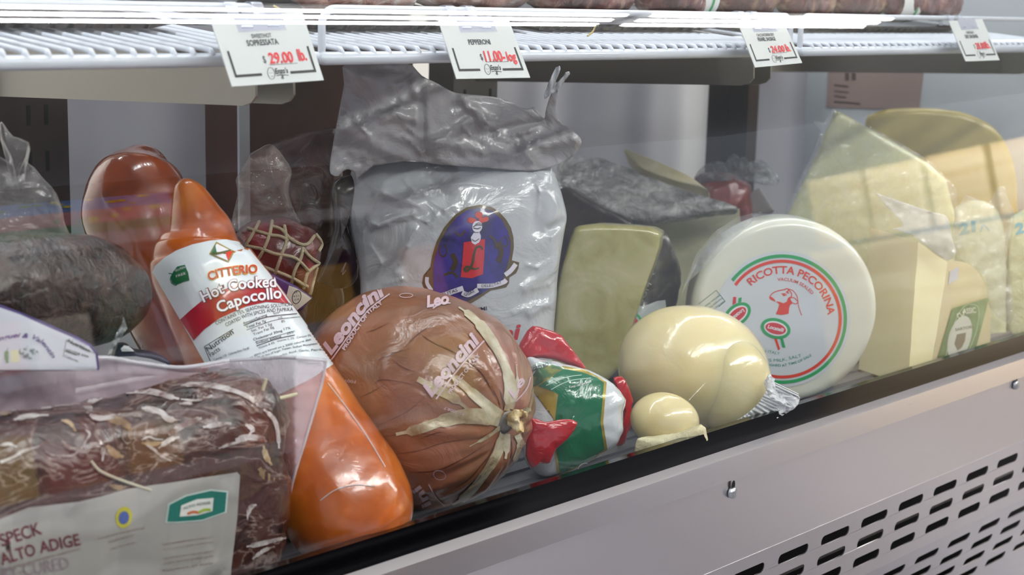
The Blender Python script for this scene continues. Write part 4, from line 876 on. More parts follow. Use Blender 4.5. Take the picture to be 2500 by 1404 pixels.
# -- tall triangular wedge and half wheel on the right
yel = M('yellow_cheese', '#cfc98c', .35, coat=.8, sss=.1, stops=[(.3, '#cdcc90'), (.6, '#d8d8a6'), (.8, '#e0e0bc')], sc=6, bump=(20, .12), crough=.08)
fr = Fr(2120, 500, 1.125, yaw=14, pitch=4)
tri = [(2040, 268), (2060, 278), (2120, 312), (2200, 358), (2262, 395), (2310, 440), (2330, 520), (2330, 640), (2300, 780), (2200, 860), (2040, 850), (1950, 760), (1912, 640), (1920, 530), (1948, 470), (1985, 395), (2015, 320)]
g = slab(fr, tri, .006, .06, 10, 10, 120, 0, .0008, 25, shift=fr.a * .01)
t = thing('cheese_wedge', 'tall pale yellow cheese wedge with pointed top, film-wrapped, behind the white wheel', 'cheese', base_of(g))
mk('cheese', g, yel, t, angle=60)
o = mk('film', sheet(Fr(2120, 500, 1.115, yaw=14, pitch=4), [(2030, 262), (2048, 270), (2120, 306), (2210, 356), (2275, 398), (2335, 460), (2345, 640), (2050, 700), (1900, 650), (1908, 540), (1940, 460), (1978, 385), (2005, 318), (1985, 300), (1988, 294), (2012, 302)], lambda x, y: .012 + .002 * fbm(V(x * .02, y * .02, 0), 1), 12), wrapf, t, angle=180); solid(o, .0004)
fr = Fr(2300, 420, 1.19, yaw=6, pitch=3)
g = slab(fr, [(2112, 300), (2125, 282), (2150, 270), (2200, 264), (2270, 264), (2340, 272), (2395, 292), (2430, 315), (2455, 350), (2475, 400), (2484, 470), (2480, 600), (2440, 720), (2300, 760), (2140, 700), (2108, 500)], .006, .05, 9, 10, 120, 2, .0008, 25)
t = thing('half_cheese_wheel', 'deep yellow half wheel of cheese standing at the back right, beside the end wall', 'cheese', base_of(g))
mk('cheese', g, M('deep_yellow_cheese', '#b8a050', .35, coat=.7, stops=[(.3, '#ab9646'), (.6, '#bca95c'), (.8, '#c9bb74')], sc=7, bump=(20, .1)), t, angle=60)

# -- wedge with the green label
Q = zt(2080, 430, 2.807)
cream = M('cream_cheese', '#dccfa0', .35, coat=.7, sss=.15, stops=[(.3, '#e2d8a4'), (.6, '#eee6be'), (.8, '#f0eacb')], sc=6, bump=(16, .1)); tan_ = M('tan_rind', '#e2d2a0', .35, coat=.7, bump=(20, .1), sss=.1)
A0 = W(*Q((130, 352))[0], 1.03); E1 = W(*Q((455, 452))[0], .945); E2 = W(*Q((655, 590))[0], .925)
zb = DECK + .004
def drop(p, dx=0, dy=0): return V(p.x + dx, p.y + dy, zb)
curve = [W(*q, y) for q, y in zip(Q((655, 590), (720, 582), (790, 595), (850, 640), (905, 720), (938, 820), (950, 1000)), (.925, .932, .945, .96, .97, .978, .98))]
def prism(top, bot):
    n = len(top); return list(top) + list(bot), [tuple(range(n))[::-1], tuple(range(n, 2 * n))] + [(i, (i + 1) % n, n + (i + 1) % n, n + i) for i in range(n)]
B0, B1, B2 = W(*Q((40, 1400))[0], 1.0), W(*Q((390, 1330))[0], .912), W(*Q((540, 1290))[0], .905)
B0.z = B1.z = B2.z = zb
back = V(A0.x + .07, A0.y + .03, A0.z - .03)
gl = prism([A0, E1, back], [drop(A0, -.01), B1, drop(back)])
def facegrid(P, n=14, wob=.0008):
    """four corners to a softly uneven cut face"""
    a, b, c, d = P; vs = [a.lerp(b, i / n).lerp(d.lerp(c, i / n), j / n) for j in range(n + 1) for i in range(n + 1)]
    vs = [v + V(0, -1, .2) * wob * fbm(v, 30) for v in vs]
    return vs, [(j * (n + 1) + i, j * (n + 1) + i + 1, (j + 1) * (n + 1) + i + 1, (j + 1) * (n + 1) + i) for j in range(n) for i in range(n)]
rb = [drop(p) for p in curve]; rb[0] = B2
kk = len(curve); C3 = W(*Q((945, 1180))[0], .95); C3.z = zb
rind_vs = curve + [V(p.x, p.y, zb) for p in curve]
face_r = ([*curve, C3, B2], [tuple(range(kk + 2))])
bk = [V(p.x + .03, p.y + .05, p.z - .004) for p in curve]
crown = (curve + bk, [(i, i + 1, kk + i + 1, kk + i) for i in range(kk - 1)])
tp = ([A0, E1, E2, bk[0], back], [(0, 1, 2, 3, 4)])
t = thing('labelled_cheese_wedge', 'cream cheese wedge with rounded tan rind and green label, right of the white wheel', 'cheese', V(E2.x, E2.y, zb))
mk('cut_face', join(facegrid((A0, E1, B1, B0)), facegrid((E1, E2, B2, B1)), tp), cream, t, angle=25)
sg = join(face_r, crown); sk = Skin(sg)
mk('rind', sg, tan_, t, angle=30)
LB = mk('green_label', prints(sk, [poly(Q((690, 905), (938, 832), (900, 985), (850, 1170), (585, 1245)), 8)], .0008), M('label_green', '#4f7d3c', .4, coat=.3, stops=[(.4, '#44702f'), (.6, '#5f8c4c')], sc=30), t)
mk('label_oval', prints(sk, [disc(*Q((735, 1110))[0], 27, 56, 16, 8)], .0012), M('oval_white', '#cfd2c6', .4), LB)
mk('label_border', prints(sk, [stroke(Q((640, 1235), (690, 1030), (760, 900), (830, 880), (868, 920), (850, 1060), (800, 1190)), 1.4)], .0012), M('pale_green', '#b4c8a2', .4), LB)
mk('label_words', prints(sk, [text('CLASSIC', Q((735, 980), (770, 945), (848, 935)), 13, bold=.02)], .0012), M('label_cream', '#dfe2cf', .4), LB)
mk('oval_words', prints(sk, [text('SARTORI', Q((705, 1062), (825, 1040)), 6.5, bold=.02)], .0016), M('oval_ink', '#5e6a5a', .5), LB)
mk('oval_badge', prints(sk, [poly(Q((715, 1085), (778, 1072), (770, 1130), (748, 1175), (720, 1195), (698, 1150)), 6)], .0016), M('badge_brown', '#6e6450', .4), LB)
mk('price_sticker', prints(sk, [poly(Q((668, 655), (728, 618), (724, 705), (658, 742)), 8)], .0012), M('sticker', '#c6c8d2', .4), t)
o = mk('loose_film', sheet(Fr(2220, 520, .945, yaw=14), Q((165, 120), (200, 130), (270, 190), (360, 230), (420, 260), (500, 255), (560, 250), (640, 270), (670, 330), (690, 440), (715, 520), (660, 580), (560, 520), (440, 420), (370, 390), (280, 360), (350, 345), (320, 290), (240, 210)), lambda x, y: .007 * fbm(V(x * .016, y * .016, 3), 1.0), 7, 2), film('white_film', '#eef1ee', .5, (30, .15), .15, .2), t, angle=180); solid(o, .0005)

# -- bagged blocks at the far right
net = M('netted_block', '#cdcf9e', .35, coat=.9, stops=[(.3, '#c6c898'), (.55, '#d0d3ac'), (.75, '#dadcc4')], sc=55, bump=(110, .7), stretch=(1, 1, .5))
fr = Fr(2400, 700, 1.02, yaw=0, pitch=8)
g = slab(fr, [(2322, 560), (2345, 500), (2400, 490), (2440, 520), (2455, 600), (2456, 760), (2450, 890), (2380, 930), (2318, 920)], .02, .04, 3, 14, 100, 2, .002, 40)
t = thing('bagged_cheese_block', 'pale cheese block in clear bag, price in blue marker, right of the labelled wedge', 'cheese', base_of(g), 'bagged cheese blocks'); sk = Skin(g)
mk('cheese', g, net, t, angle=180); blue = M('blue_marker', '#1f9ab0', .5)
mk('marker_price', prints(sk, [text('21', Q((735, 405), (790, 390), (862, 372)), 24, bold=.06, shear=.15), stroke(Q((880, 385), (900, 335), (940, 375)), 3)], .0012), blue, t)
o = mk('bag', sheet(Fr(2420, 650, .965, yaw=12), Q((700, 300), (780, 130), (930, 190), (990, 90), (1040, 70), (1060, 130), (1105, 240), (1110, 330), (1080, 430), (1060, 620), (1100, 800), (1108, 980), (1060, 1010), (940, 900), (920, 720), (830, 620), (740, 560), (690, 420)), lambda x, y: .006 * fbm(V(x * .02, y * .02, 5), 1.2), 9, 2), film('clear_bag_film', '#e4e6dc', .22, (40, .4), .1, .5), t, angle=180); solid(o, .0005)
fr = Fr(2530, 720, .96, yaw=12, pitch=8)
g = slab(fr, [(2462, 560), (2480, 520), (2540, 500), (2600, 520), (2620, 860), (2480, 880), (2458, 760)], .02, .04, 3, 14, 100, 2, .002, 40)
t = thing('bagged_cheese_block', 'pale bagged cheese block cut off by the right edge of the photo', 'cheese', base_of(g), 'bagged cheese blocks'); sk = Skin(g)
mk('cheese', g, net, t, angle=180); mk('marker_price', prints(sk, [text('2', Q((1120, 400), (1185, 384)), 24, bold=.06, shear=.15)], .0012), blue, t)

# -- netted cured meat
Q = zt(540, 300, 3.053)
g = slab(Fr(680, 625, 1.20, yaw=6), Q((110, 830), (180, 760), (280, 715), (380, 700), (500, 710), (600, 760), (700, 800), (745, 880), (740, 990), (722, 1060), (690, 1180), (670, 1280), (560, 1290), (400, 1200), (250, 1100), (130, 960)), .045, .045, 2.2, 26, 120, 2, .002, 30)
t = thing('netted_meat', 'dark cured meat in string netting and clear bag, left of the white bag', 'deli meat', base_of(g)); sk = Skin(g)
mk('meat', g, M('cured_meat', '#5c2a26', .3, coat=.9, stops=[(.3, '#40201d'), (.5, '#6a2c2c'), (.62, '#8a3038'), (.75, '#8c6238')], sc=22, bump=(45, .6, 1.5), crough=.05), t, angle=180)
cord = M('net_cord', '#b4a88c', .7, bump=(400, .5))
strings = [[(285, 740), (245, 820), (190, 910)], [(380, 735), (360, 840), (320, 940), (270, 1030)], [(470, 770), (485, 880), (450, 980), (405, 1120)], [(610, 930), (590, 1010), (545, 1100), (525, 1200)], [(700, 830), (745, 900), (720, 960)], [(720, 1050), (640, 1120), (615, 1230)], [(710, 1075), (690, 1150), (660, 1270)],
           [(200, 790), (300, 820), (370, 840), (440, 850), (500, 880)], [(380, 775), (450, 800), (520, 870), (600, 910), (650, 900), (690, 845)], [(190, 915), (300, 940), (400, 975), (490, 990), (570, 1020), (650, 1105)], [(610, 940), (660, 1000), (725, 1045)], [(300, 1060), (400, 1100), (480, 1130), (560, 1170), (640, 1220)]]
for st in strings:
    pts = []
    for x, y in cr(st, 6):
        h = sk.t.ray_cast(CAM, ray(*Q((x, y))[0]).normalized())
        if h[0]: pts.append(h[0] + (h[1] if h[1].dot(CAM - h[0]) > 0 else -h[1]) * .0008)
    if len(pts) > 2: mk('net_string', tube(pts, .0017, 7), cord, t)
bg = slab(Fr(650, 460, 1.215, yaw=6), Q((115, 400), (190, 270), (200, 235), (280, 190), (360, 150), (420, 190), (480, 260), (530, 350), (520, 420), (510, 520), (545, 650), (600, 740), (420, 720), (300, 740), (160, 800), (80, 780), (110, 540), (105, 450)), .02, .02, 3, 16, 110, 2, .004, 26)
mk('bag_neck', bg, film('bag_neck_film', '#b7a09a', .34, (24, .6), .08, .9, ridge=.12), t, angle=180)
lbg = slab(Fr(690, 700, 1.12, yaw=6), Q((330, 1100), (430, 1150), (560, 1215), (685, 1305), (600, 1400), (520, 1420), (400, 1400)), .003, .003, 6, 8, 60, 0, 0)
lb = mk('purple_label', lbg, purple_ink, t, angle=60); s3 = Skin(lbg)
mk('label_panel', prints(s3, [poly(Q((505, 1212), (560, 1232), (672, 1308), (610, 1360), (560, 1400), (480, 1320)), 8)], .0008), M('panel_cream', '#c9c5bb', .4), lb)
mk('label_stamp', prints(s3, [stroke(arc(*Q((562, 1298))[0], 10.5, 16, 0, 360, 28, 12), 1.6, 6, 0), text('IT', Q((548, 1272), (572, 1266)), 4), text('9-2 L', Q((540, 1300), (585, 1290)), 4), text('CE UE', Q((545, 1325), (580, 1318)), 4)], .0012), black_ink, lb)

# -- dark meat in a bag behind it, and the grey bag beside the white one
g = slab(Fr(760, 520, 1.36, yaw=4), Q((330, 200), (450, 120), (600, 75), (760, 55), (880, 45), (900, 200), (900, 420), (900, 700), (880, 900), (900, 1830), (540, 1830), (500, 700), (440, 500), (350, 350)), .05, .05, 2.3, 20, 110, 2, .004, 22)
solo('bagged_ham', g, M('dark_ham', '#42302b', .3, coat=.9, stops=[(.3, '#40332f'), (.5, '#664c46'), (.65, '#86625a'), (.78, '#74706c')], sc=13, bump=(30, .8, 1.5), crough=.06), 'dark bagged ham at the back, above the netted meat', 'deli meat', angle=180)
g = slab(Fr(825, 560, 1.26, yaw=4), Q((820, 500), (880, 400), (1000, 380), (1020, 430), (960, 540), (920, 620), (930, 760), (980, 900), (1020, 1060), (980, 1200), (860, 1240), (760, 1200), (720, 1180), (790, 1000), (830, 800)), .02, .02, 2.6, 14, 100, 2, .004, 24)
t = thing('dark_meat_pack', 'grey-brown film pack with small dark printed label, squeezed beside the white bag', 'deli meat', base_of(g)); sk = Skin(g)
mk('pack', g, M('grey_pack', '#5a5450', .2, coat=.9, stops=[(.35, '#3a3533'), (.6, '#6e6864')], sc=10, bump=(22, .5, 1.2), crough=.04), t, angle=180)
LB = mk('dark_label', prints(sk, [poly(Q((910, 945), (960, 940), (990, 980), (1010, 1080), (980, 1160), (900, 1240), (830, 1260), (820, 1150), (860, 1060)), 8)], .001), M('label_plum', '#241526', .35, coat=.5), t)
mk('label_script', prints(sk, [stroke(Q((895, 1110), (930, 1040), (915, 1085), (905, 1130), (930, 1095)), 2)], .0014), M('pale_script', '#8c8494', .5), LB)
# brown printed box at the back
def cuboid(px0, py0, px1, py1, Y, d):
    a, b = W(px0, py0, Y), W(px1, py1, Y); return box(min(a.x, b.x), max(a.x, b.x), Y, Y + d, min(a.z, b.z), max(a.z, b.z))
g = cuboid(598, 150, 845, 640, 1.44, .08); g = (g[0], g[1])
t = thing('brown_box', 'reddish brown carton standing against the back behind the bagged ham', 'box', base_of(g))
mk('carton', g, M('carton_brown', '#5a3a30', .5, stops=[(.35, '#40291f'), (.55, '#6a3f30'), (.7, '#7a4a3a')], sc=6), t, smooth=False)
g = cuboid(583, 150, 612, 640, 1.436, .004); mk('white_edge', g, paper, t, smooth=False)

# -- peppered sausage at the far left with purple-edged label
Q = zt(0, 540, 3.9)
g = sweep([(-150, 720, 1.06, 40), (-120, 720, 1.06, 110), (-40, 715, 1.065, 150), (60, 710, 1.075, 150), (160, 712, 1.085, 144), (230, 715, 1.09, 132), (280, 720, 1.095, 104), (306, 724, 1.10, 66), (318, 727, 1.10, 20)], 56, 8, .0015, 40)
t = thing('peppered_salami', 'dark pepper-crusted salami in clear bag at the far left, white label below', 'deli meat', base_of(g)); sk = Skin(g)
mk('salami', g, M('pepper_crust', '#38281f', .45, coat=.85, stops=[(.35, '#1a1311'), (.5, '#30201d'), (.62, '#3e2c25'), (.78, '#5c463a')], sc=70, bump=(95, .9, .5), crough=.05, detail=6), t, angle=180)
frl = Fr(90, 830, .985, yaw=14, pitch=12)
lo = Q((-120, 760), (0, 800), (200, 870), (400, 950), (560, 1020), (740, 1100), (860, 1170), (930, 1260), (950, 1420), (-120, 1420))
lg = slab(frl, lo, .003, .003, 7, 8, 100, 0, .0015, 15); s3 = Skin(lg)
LB = mk('purple_label', lg, purple_ink, t, angle=60)
mk('label_panel', prints(s3, [poly(Q((-118, 815), (0, 825), (190, 890), (380, 975), (540, 1045), (720, 1120), (840, 1185), (905, 1265), (925, 1415), (-115, 1415)), 10)], .0007), M('label_lilac_white', '#cfd0da', .35, coat=.4), LB)
mk('label_name', prints(s3, [text('Jinguei & Valentin', Q((-60, 1160), (40, 1125), (160, 1105), (300, 1115), (400, 1170), (500, 1310)), 11, bold=.02, shear=.3)], .0011), M('name_purple', '#5a4284', .5), LB)
mk('label_words', prints(s3, [text('IMPORTED BY', Q((690, 1125), (880, 1210)), 6), ], .0011), M('word_purple', '#6a5aa0', .5), LB)
mk('nutrition_panel', prints(s3, [text('Nutrition', Q((640, 1150), (850, 1250)), 8, bold=.03), text('serving size', Q((625, 1230), (840, 1300)), 6, bold=.01), stroke(Q((630, 1130), (600, 1290)), 1.2), stroke(Q((630, 1130), (900, 1260)), 1.2), stroke(Q((620, 1235), (730, 1275)), 2.5), text('Calories', Q((610, 1290), (740, 1345)), 6)], .0011), black_ink, LB)
mk('label_tree', prints(s3, [disc(*Q((270, 1250))[0], 24, 16, 10, 6)], .0011), M('tree_grey', '#8c969c', .6, stops=[(.45, '#6e7a80'), (.55, '#ccd0d6')], sc=260), LB)
mk('label_sprig', prints(s3, [stroke(Q((70, 1350), (60, 1270), (75, 1205)), (6, 10, 2))], .0011), M('sprig_green', '#7c9a78', .5), LB); mk('label_jar', prints(s3, [poly(Q((100, 1230), (180, 1225), (185, 1340), (105, 1345)), 8)], .0010), M('jar_pale', '#d9d8b8', .5), LB)
o = mk('bag_neck', slab(Fr(60, 470, 1.10, yaw=8), [(-60, 600), (-50, 430), (0, 385), (24, 400), (20, 365), (0, 330), (2, 295), (14, 310), (34, 335), (70, 347), (66, 370), (62, 392), (85, 408), (112, 440), (138, 470), (160, 540), (180, 600), (150, 640)], .02, .02, 3, 16, 110, 2, .004, 26), film('salami_bag_film', '#d8d2d0', .16, (24, .6), .08, .9, ridge=.12), t, angle=180)
o = mk('bag_edge', sheet(Fr(290, 840, 1.02, yaw=10), Q((1175, 905), (1190, 960), (1215, 1020), (1170, 1080), (1100, 1200), (1040, 1290), (1020, 1280), (1060, 1180), (1120, 1050), (1160, 980)), lambda x, y: .004 * fbm(V(x * .05, y * .05, 3), 1.2), 6), film('edge_film', '#d4d6da', .45, (80, 1), .1, .9, ridge=.4), t, angle=180); solid(o, .0005)
g = slab(Fr(370, 880, 1.06, yaw=10), Q((1100, 1230), (1160, 1180), (1230, 1190), (1290, 1240), (1440, 1260), (1600, 1320), (1600, 1460), (1100, 1460)), .004, .02, 6, 8, 80, 2, .001, 20); s3 = Skin(g)
t = thing('small_labelled_pack', 'small dark pack with a navy-edged white label, under the orange loaves', 'deli meat', base_of(g)); mk('pack', g, navy_ink, t, angle=60)
mk('label_panel', prints(s3, [poly(Q((1150, 1215), (1180, 1185), (1230, 1195), (1275, 1240), (1160, 1240)), 6)], .0008), M('panel_grey', '#bfc0c4', .4), t)
mk('label_panel', prints(s3, [poly(Q((1140, 1290), (1290, 1285), (1440, 1310), (1590, 1360), (1590, 1450), (1110, 1450)), 8)], .0008), M('panel_grey2', '#b4b5bb', .4), t)

# -- speck pack against the glass at lower left
X0, X1 = .22, .724; g_v, g_f = [], []; nx, ns = 60, 72
for i in range(nx + 1):
    t_ = i / nx; x = X0 + (X1 - X0) * (1 - (1 - t_) ** 1.3); e = max(0, (x - (X1 - .035)) / .035); k = math.sqrt(max(0, 1 - e * e * .995)) if e > 0 else 1
    top_z = W(400, 936, .955).z - .004 + .004 * math.sin(x * 18 + .5); cz = (top_z + DECK + .004) / 2; hz = (top_z - DECK - .004) / 2
    for j in range(ns):
        q = 2 * math.pi * j / ns; c_, s_ = math.cos(q), math.sin(q); ex = .55 if s_ > 0 else .4
        y = .957 + .050 * math.copysign(abs(c_) ** ex, c_) * (.35 + .65 * k); z = cz + hz * math.copysign(abs(s_) ** ex, s_) * (.72 + .28 * k)
        P = V(x, y, z); P += V(0, c_, s_) * (.0045 * fbm(P, 22) + .002 * fbm(P, 60)) + V(e * .01 * (fbm(P, 30)), 0, 0); P.z = max(P.z, DECK + .0035)
        g_v.append(P)
for i in range(nx):
    for j in range(ns): g_f.append((i * ns + j, i * ns + (j + 1) % ns, (i + 1) * ns + (j + 1) % ns, (i + 1) * ns + j))
g_f += [tuple(range(ns))[::-1], tuple(nx * ns + j for j in range(ns))]
g = (g_v, g_f); sk = Skin(g)
t = thing('speck_pack', 'vacuum-packed slab of dark cured speck with a grey label, lower left against glass', 'deli meat', base_of(g))
mk('meat', g, M('speck_meat', '#4a2a24', .3, coat=.9, stops=[(.30, '#181312'), (.40, '#2e1e1b'), (.47, '#4c2c28'), (.490, '#8c7a72'), (.510, '#54342e'), (.60, '#4c2a26'), (.66, '#5e4432'), (.70, '#3a2622'), (.8, '#5a4038')], sc=17, dist=1.7, bump=(34, .9, 2), crough=.07, stretch=(.55, 1, 1.6), detail=4), t, angle=180)
Q = zt(0, 924, 2.925)
LB = mk('paper_label', prints(sk, [poly(Q((-60, 1030), (0, 1000), (200, 920), (400, 898), (560, 880), (760, 830), (900, 790), (1300, 730), (1690, 668), (1712, 690), (1690, 1000), (1650, 1340), (1640, 1480), (-60, 1480)), 10)], .0012), M('label_greige', '#a9a5a0', .45, coat=.35, stops=[(.47, '#a19d98'), (.53, '#b4b0ac')], sc=9, detail=0, stretch=(1, 1, 2.2)), t, angle=180)
e2, e3, e4 = .0018, .0022, .0026
mk('product_name', prints(sk, [text('SPECK', Q((10, 1200), (300, 1105)), 30, bold=.015), text('ALTO ADIGE', Q((10, 1330), (290, 1245), (572, 1185)), 28, bold=.015)], e2), maroon_ink, LB)
mk('product_words', prints(sk, [text('DRY-CURED', Q((-60, 1450), (220, 1400), (492, 1355)), 30)], e2), M('mauve_ink', '#93828a', .5), LB)
mk('small_print', prints(sk, [text('PROTECTED GEOGRAPHICAL INDICATION', Q((20, 1375), (300, 1290), (570, 1220)), 4.5, bold=.01), text('Protected Geographical', Q((700, 1150), (860, 1105), (1030, 1070)), 5), text('Indication', Q((780, 1170), (950, 1120)), 5), text('Reg. CE 1107/96', Q((790, 1220), (960, 1175)), 4)] +
   [text(s_, Q((1160, y), (1330, y - 28), (1520, y - 55)), 4) for s_, y in (('KEEP REFRIGERATED AT MAX 4 C', 1190), ('Dry-cured and lightly smoked ham', 1225), ('Ingredients: pork leg, salt, spices', 1290), ('juniper, bay leaf, pepper, garlic', 1325), ('Product of Italy', 1375))], e2), M('label_brown_ink', '#8a6c66', .5), LB)
mk('ring_mark', prints(sk, [disc(*Q((880, 990))[0], 20, 26, 10, 7)], e2), M('ring_yellow', '#c8c04a', .4), LB); mk('ring_mark_centre', prints(sk, [disc(*Q((880, 992))[0], 12.5, 16, 10, 7)], e3), M('ring_blue', '#5868a8', .4), LB)
mk('teal_badge_edge', prints(sk, [poly(Q((1195, 895), (1320, 830), (1500, 790), (1625, 802), (1612, 955), (1440, 1015), (1270, 1030), (1175, 1030)), 7)], e2), M('badge_edge', '#c2d2cc', .4), LB)
mk('teal_badge', prints(sk, [poly(Q((1205, 900), (1325, 840), (1500, 800), (1612, 812), (1600, 950), (1440, 1005), (1270, 1020), (1188, 1020)), 7)], e3), M('badge_teal', '#1f7266', .4), LB)
mk('badge_panel', prints(sk, [poly(Q((1285, 905), (1400, 860), (1518, 850), (1510, 945), (1400, 975), (1275, 985)), 7)], e4), M('badge_white', '#dcdcd6', .4), LB)
mk('badge_words', prints(sk, [text('ALTO ADIGE', Q((1300, 935), (1400, 905), (1495, 892)), 6, bold=.03)], .003), M('badge_grey', '#8e9494', .4), LB)
mk('badge_skyline', prints(sk, [stroke(Q((1330, 965), (1370, 950), (1410, 955)), 6)], .003), M('sky_red', '#c8683c', .4), LB); mk('badge_skyline', prints(sk, [stroke(Q((1410, 955), (1450, 935), (1495, 935)), 6)], .0031), M('sky_green', '#9cb83c', .4), LB)
twine = M('twine', '#cfc6b0', .7)
def on(pts, r, name, m, eps=.001):
    P = []
    for x, y in cr(pts, 6):
        h = sk.t.ray_cast(CAM, ray(x, y).normalized())
        if h[0]: P.append(h[0] + (CAM - h[0]).normalized() * eps)
    if len(P) > 2: mk(name, tube(P, r, 7), m, t)
on(Q((650, 590), (700, 650), (760, 685), (860, 725), (960, 760), (1080, 800)), .0011, 'twine', twine)
fat_sheen = M('fat_sheen_white', '#d2c8c4', .3, coat=.9, bump=(90, .8, 1.5), crough=.06, stops=[(.36, '#6c4a44'), (.46, '#b8aca8'), (.65, '#dcd6d6')], sc=60); fatt = M('fat_tan', '#a88c6c', .35, coat=.9, bump=(90, .8), stops=[(.35, '#7c5a38'), (.6, '#b8a07c')], sc=40)
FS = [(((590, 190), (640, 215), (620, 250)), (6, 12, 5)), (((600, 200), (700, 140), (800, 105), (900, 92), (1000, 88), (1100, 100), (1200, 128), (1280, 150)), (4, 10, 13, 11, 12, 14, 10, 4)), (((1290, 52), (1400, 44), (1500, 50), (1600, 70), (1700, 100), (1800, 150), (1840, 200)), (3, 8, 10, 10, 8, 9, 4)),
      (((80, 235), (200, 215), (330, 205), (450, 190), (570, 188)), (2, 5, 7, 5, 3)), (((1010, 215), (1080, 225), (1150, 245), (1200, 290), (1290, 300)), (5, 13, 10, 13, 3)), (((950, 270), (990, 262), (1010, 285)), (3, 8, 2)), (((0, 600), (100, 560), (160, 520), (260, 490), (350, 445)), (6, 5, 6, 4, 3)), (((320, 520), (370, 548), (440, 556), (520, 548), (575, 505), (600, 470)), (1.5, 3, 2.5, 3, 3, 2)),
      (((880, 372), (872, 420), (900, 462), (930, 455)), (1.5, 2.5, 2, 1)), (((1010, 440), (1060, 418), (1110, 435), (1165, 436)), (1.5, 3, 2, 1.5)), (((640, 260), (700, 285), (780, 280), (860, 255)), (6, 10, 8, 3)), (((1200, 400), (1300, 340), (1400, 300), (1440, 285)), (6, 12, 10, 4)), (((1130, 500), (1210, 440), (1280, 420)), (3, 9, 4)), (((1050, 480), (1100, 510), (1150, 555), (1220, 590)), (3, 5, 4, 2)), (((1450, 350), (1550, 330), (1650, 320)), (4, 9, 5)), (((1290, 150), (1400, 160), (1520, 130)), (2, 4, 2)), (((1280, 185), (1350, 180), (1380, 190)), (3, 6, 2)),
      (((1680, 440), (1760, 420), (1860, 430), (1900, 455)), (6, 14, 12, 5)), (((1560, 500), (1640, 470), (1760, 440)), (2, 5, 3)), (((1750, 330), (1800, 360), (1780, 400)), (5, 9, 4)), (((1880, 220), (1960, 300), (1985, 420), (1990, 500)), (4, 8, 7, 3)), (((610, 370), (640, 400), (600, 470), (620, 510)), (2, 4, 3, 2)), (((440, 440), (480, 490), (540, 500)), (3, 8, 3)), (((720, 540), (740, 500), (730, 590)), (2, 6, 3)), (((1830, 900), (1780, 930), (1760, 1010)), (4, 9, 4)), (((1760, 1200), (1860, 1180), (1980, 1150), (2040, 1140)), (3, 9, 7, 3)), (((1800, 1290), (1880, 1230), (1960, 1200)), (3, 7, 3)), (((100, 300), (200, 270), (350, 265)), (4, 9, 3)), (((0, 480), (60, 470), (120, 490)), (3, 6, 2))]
for pts, w in [(a_, [min(x * 1.35, 15) for x in b_]) for a_, b_ in FS]: mk('fat_sheen_streak', prints(sk, [stroke(Q(*pts), w, 6)], .0007), fat_sheen, t)  # white strokes stand for fat and for painted-in glossy sheen
for pts, w in ((((760, 290), (830, 300), (900, 330), (930, 380)), (8, 20, 18, 8)), (((1010, 460), (1090, 470), (1180, 450)), (5, 11, 5)), (((760, 480), (820, 540), (880, 560)), (10, 18, 8)), (((0, 250), (40, 240), (80, 250)), (12, 16, 4)), (((1850, 640), (1900, 700), (1960, 720)), (10, 20, 8)), (((1880, 480), (1900, 560), (1940, 620)), (5, 14, 6)), (((440, 300), (500, 320), (540, 380)), (4, 10, 4)), (((780, 760), (850, 780), (900, 770)), (6, 12, 4))): mk('tan_patch', prints(sk, [stroke(Q(*pts), w, 6)], .0005), fatt, t)
kc = W(625, 985, .925)
for q in ((650, 925), (725, 962), (655, 1010)): mk('twine_end', tube([kc, W((625 + q[0]) / 2 + 3, (985 + q[1]) / 2, .922), W(q[0], q[1], .92)], [.0022, .0016, .0014], 7), M('twine_cream', '#d6cfae', .5, coat=.4), t)
mk('twine_knot', tube([W(608, 965, .924), W(628, 978, .922), W(640, 1020, .926), (W(660, 1080, .93))], [.002, .0035, .0025, .0015], 8), twine, t)
vac = film('vacuum_bag', '#e2ccd8', .42, (24, .35), .16, .5)
def bagd(x): return 0 if x < 560 else .03 * min(1, (x - 560) / 90) + .055 * max(0, min(1, (x - 640) / 80))
o = mk('bag_back', sheet(Fr(400, 1000, 1.012, n=V(0, -1, .08)), [(-60, 925), (0, 905), (100, 882), (250, 873), (330, 884), (430, 897), (500, 890), (560, 880), (640, 876), (700, 872), (797, 879), (790, 925), (770, 1000), (745, 1080), (722, 1150), (706, 1215), (640, 1240), (300, 1200), (-60, 1150)], lambda x, y: bagd(x) + .003 * math.sin(x * .02) + .003 * fbm(V(x * .01, y * .01, 3), 1.2), 14), vac, t, angle=180, label='milky clear bag edge'); solid(o, .0006)
rim = [(-60, 924), (0, 905), (100, 882), (250, 873), (330, 884), (430, 897), (500, 890), (560, 880), (640, 876), (700, 872), (796, 880)]
fb = Fr(400, 1000, 1.011, n=V(0, -1, .08)); mk('bag_rim', tube([fb.hit(x, y, .003 + bagd(x)) for x, y in cr(rim, 4)], .0016, 8), film('rim_film', '#f0eef6', .6, (30, .3), .1), t)
mk('bag_rim', tube([fb.hit(x, y, .003 + bagd(x)) for x, y in cr([(796, 880), (788, 930), (768, 1000), (744, 1080), (722, 1150), (706, 1212)], 4)], .0011, 8), film('rim_film2', '#efe6ee', .5, (30, .3), .1), t)

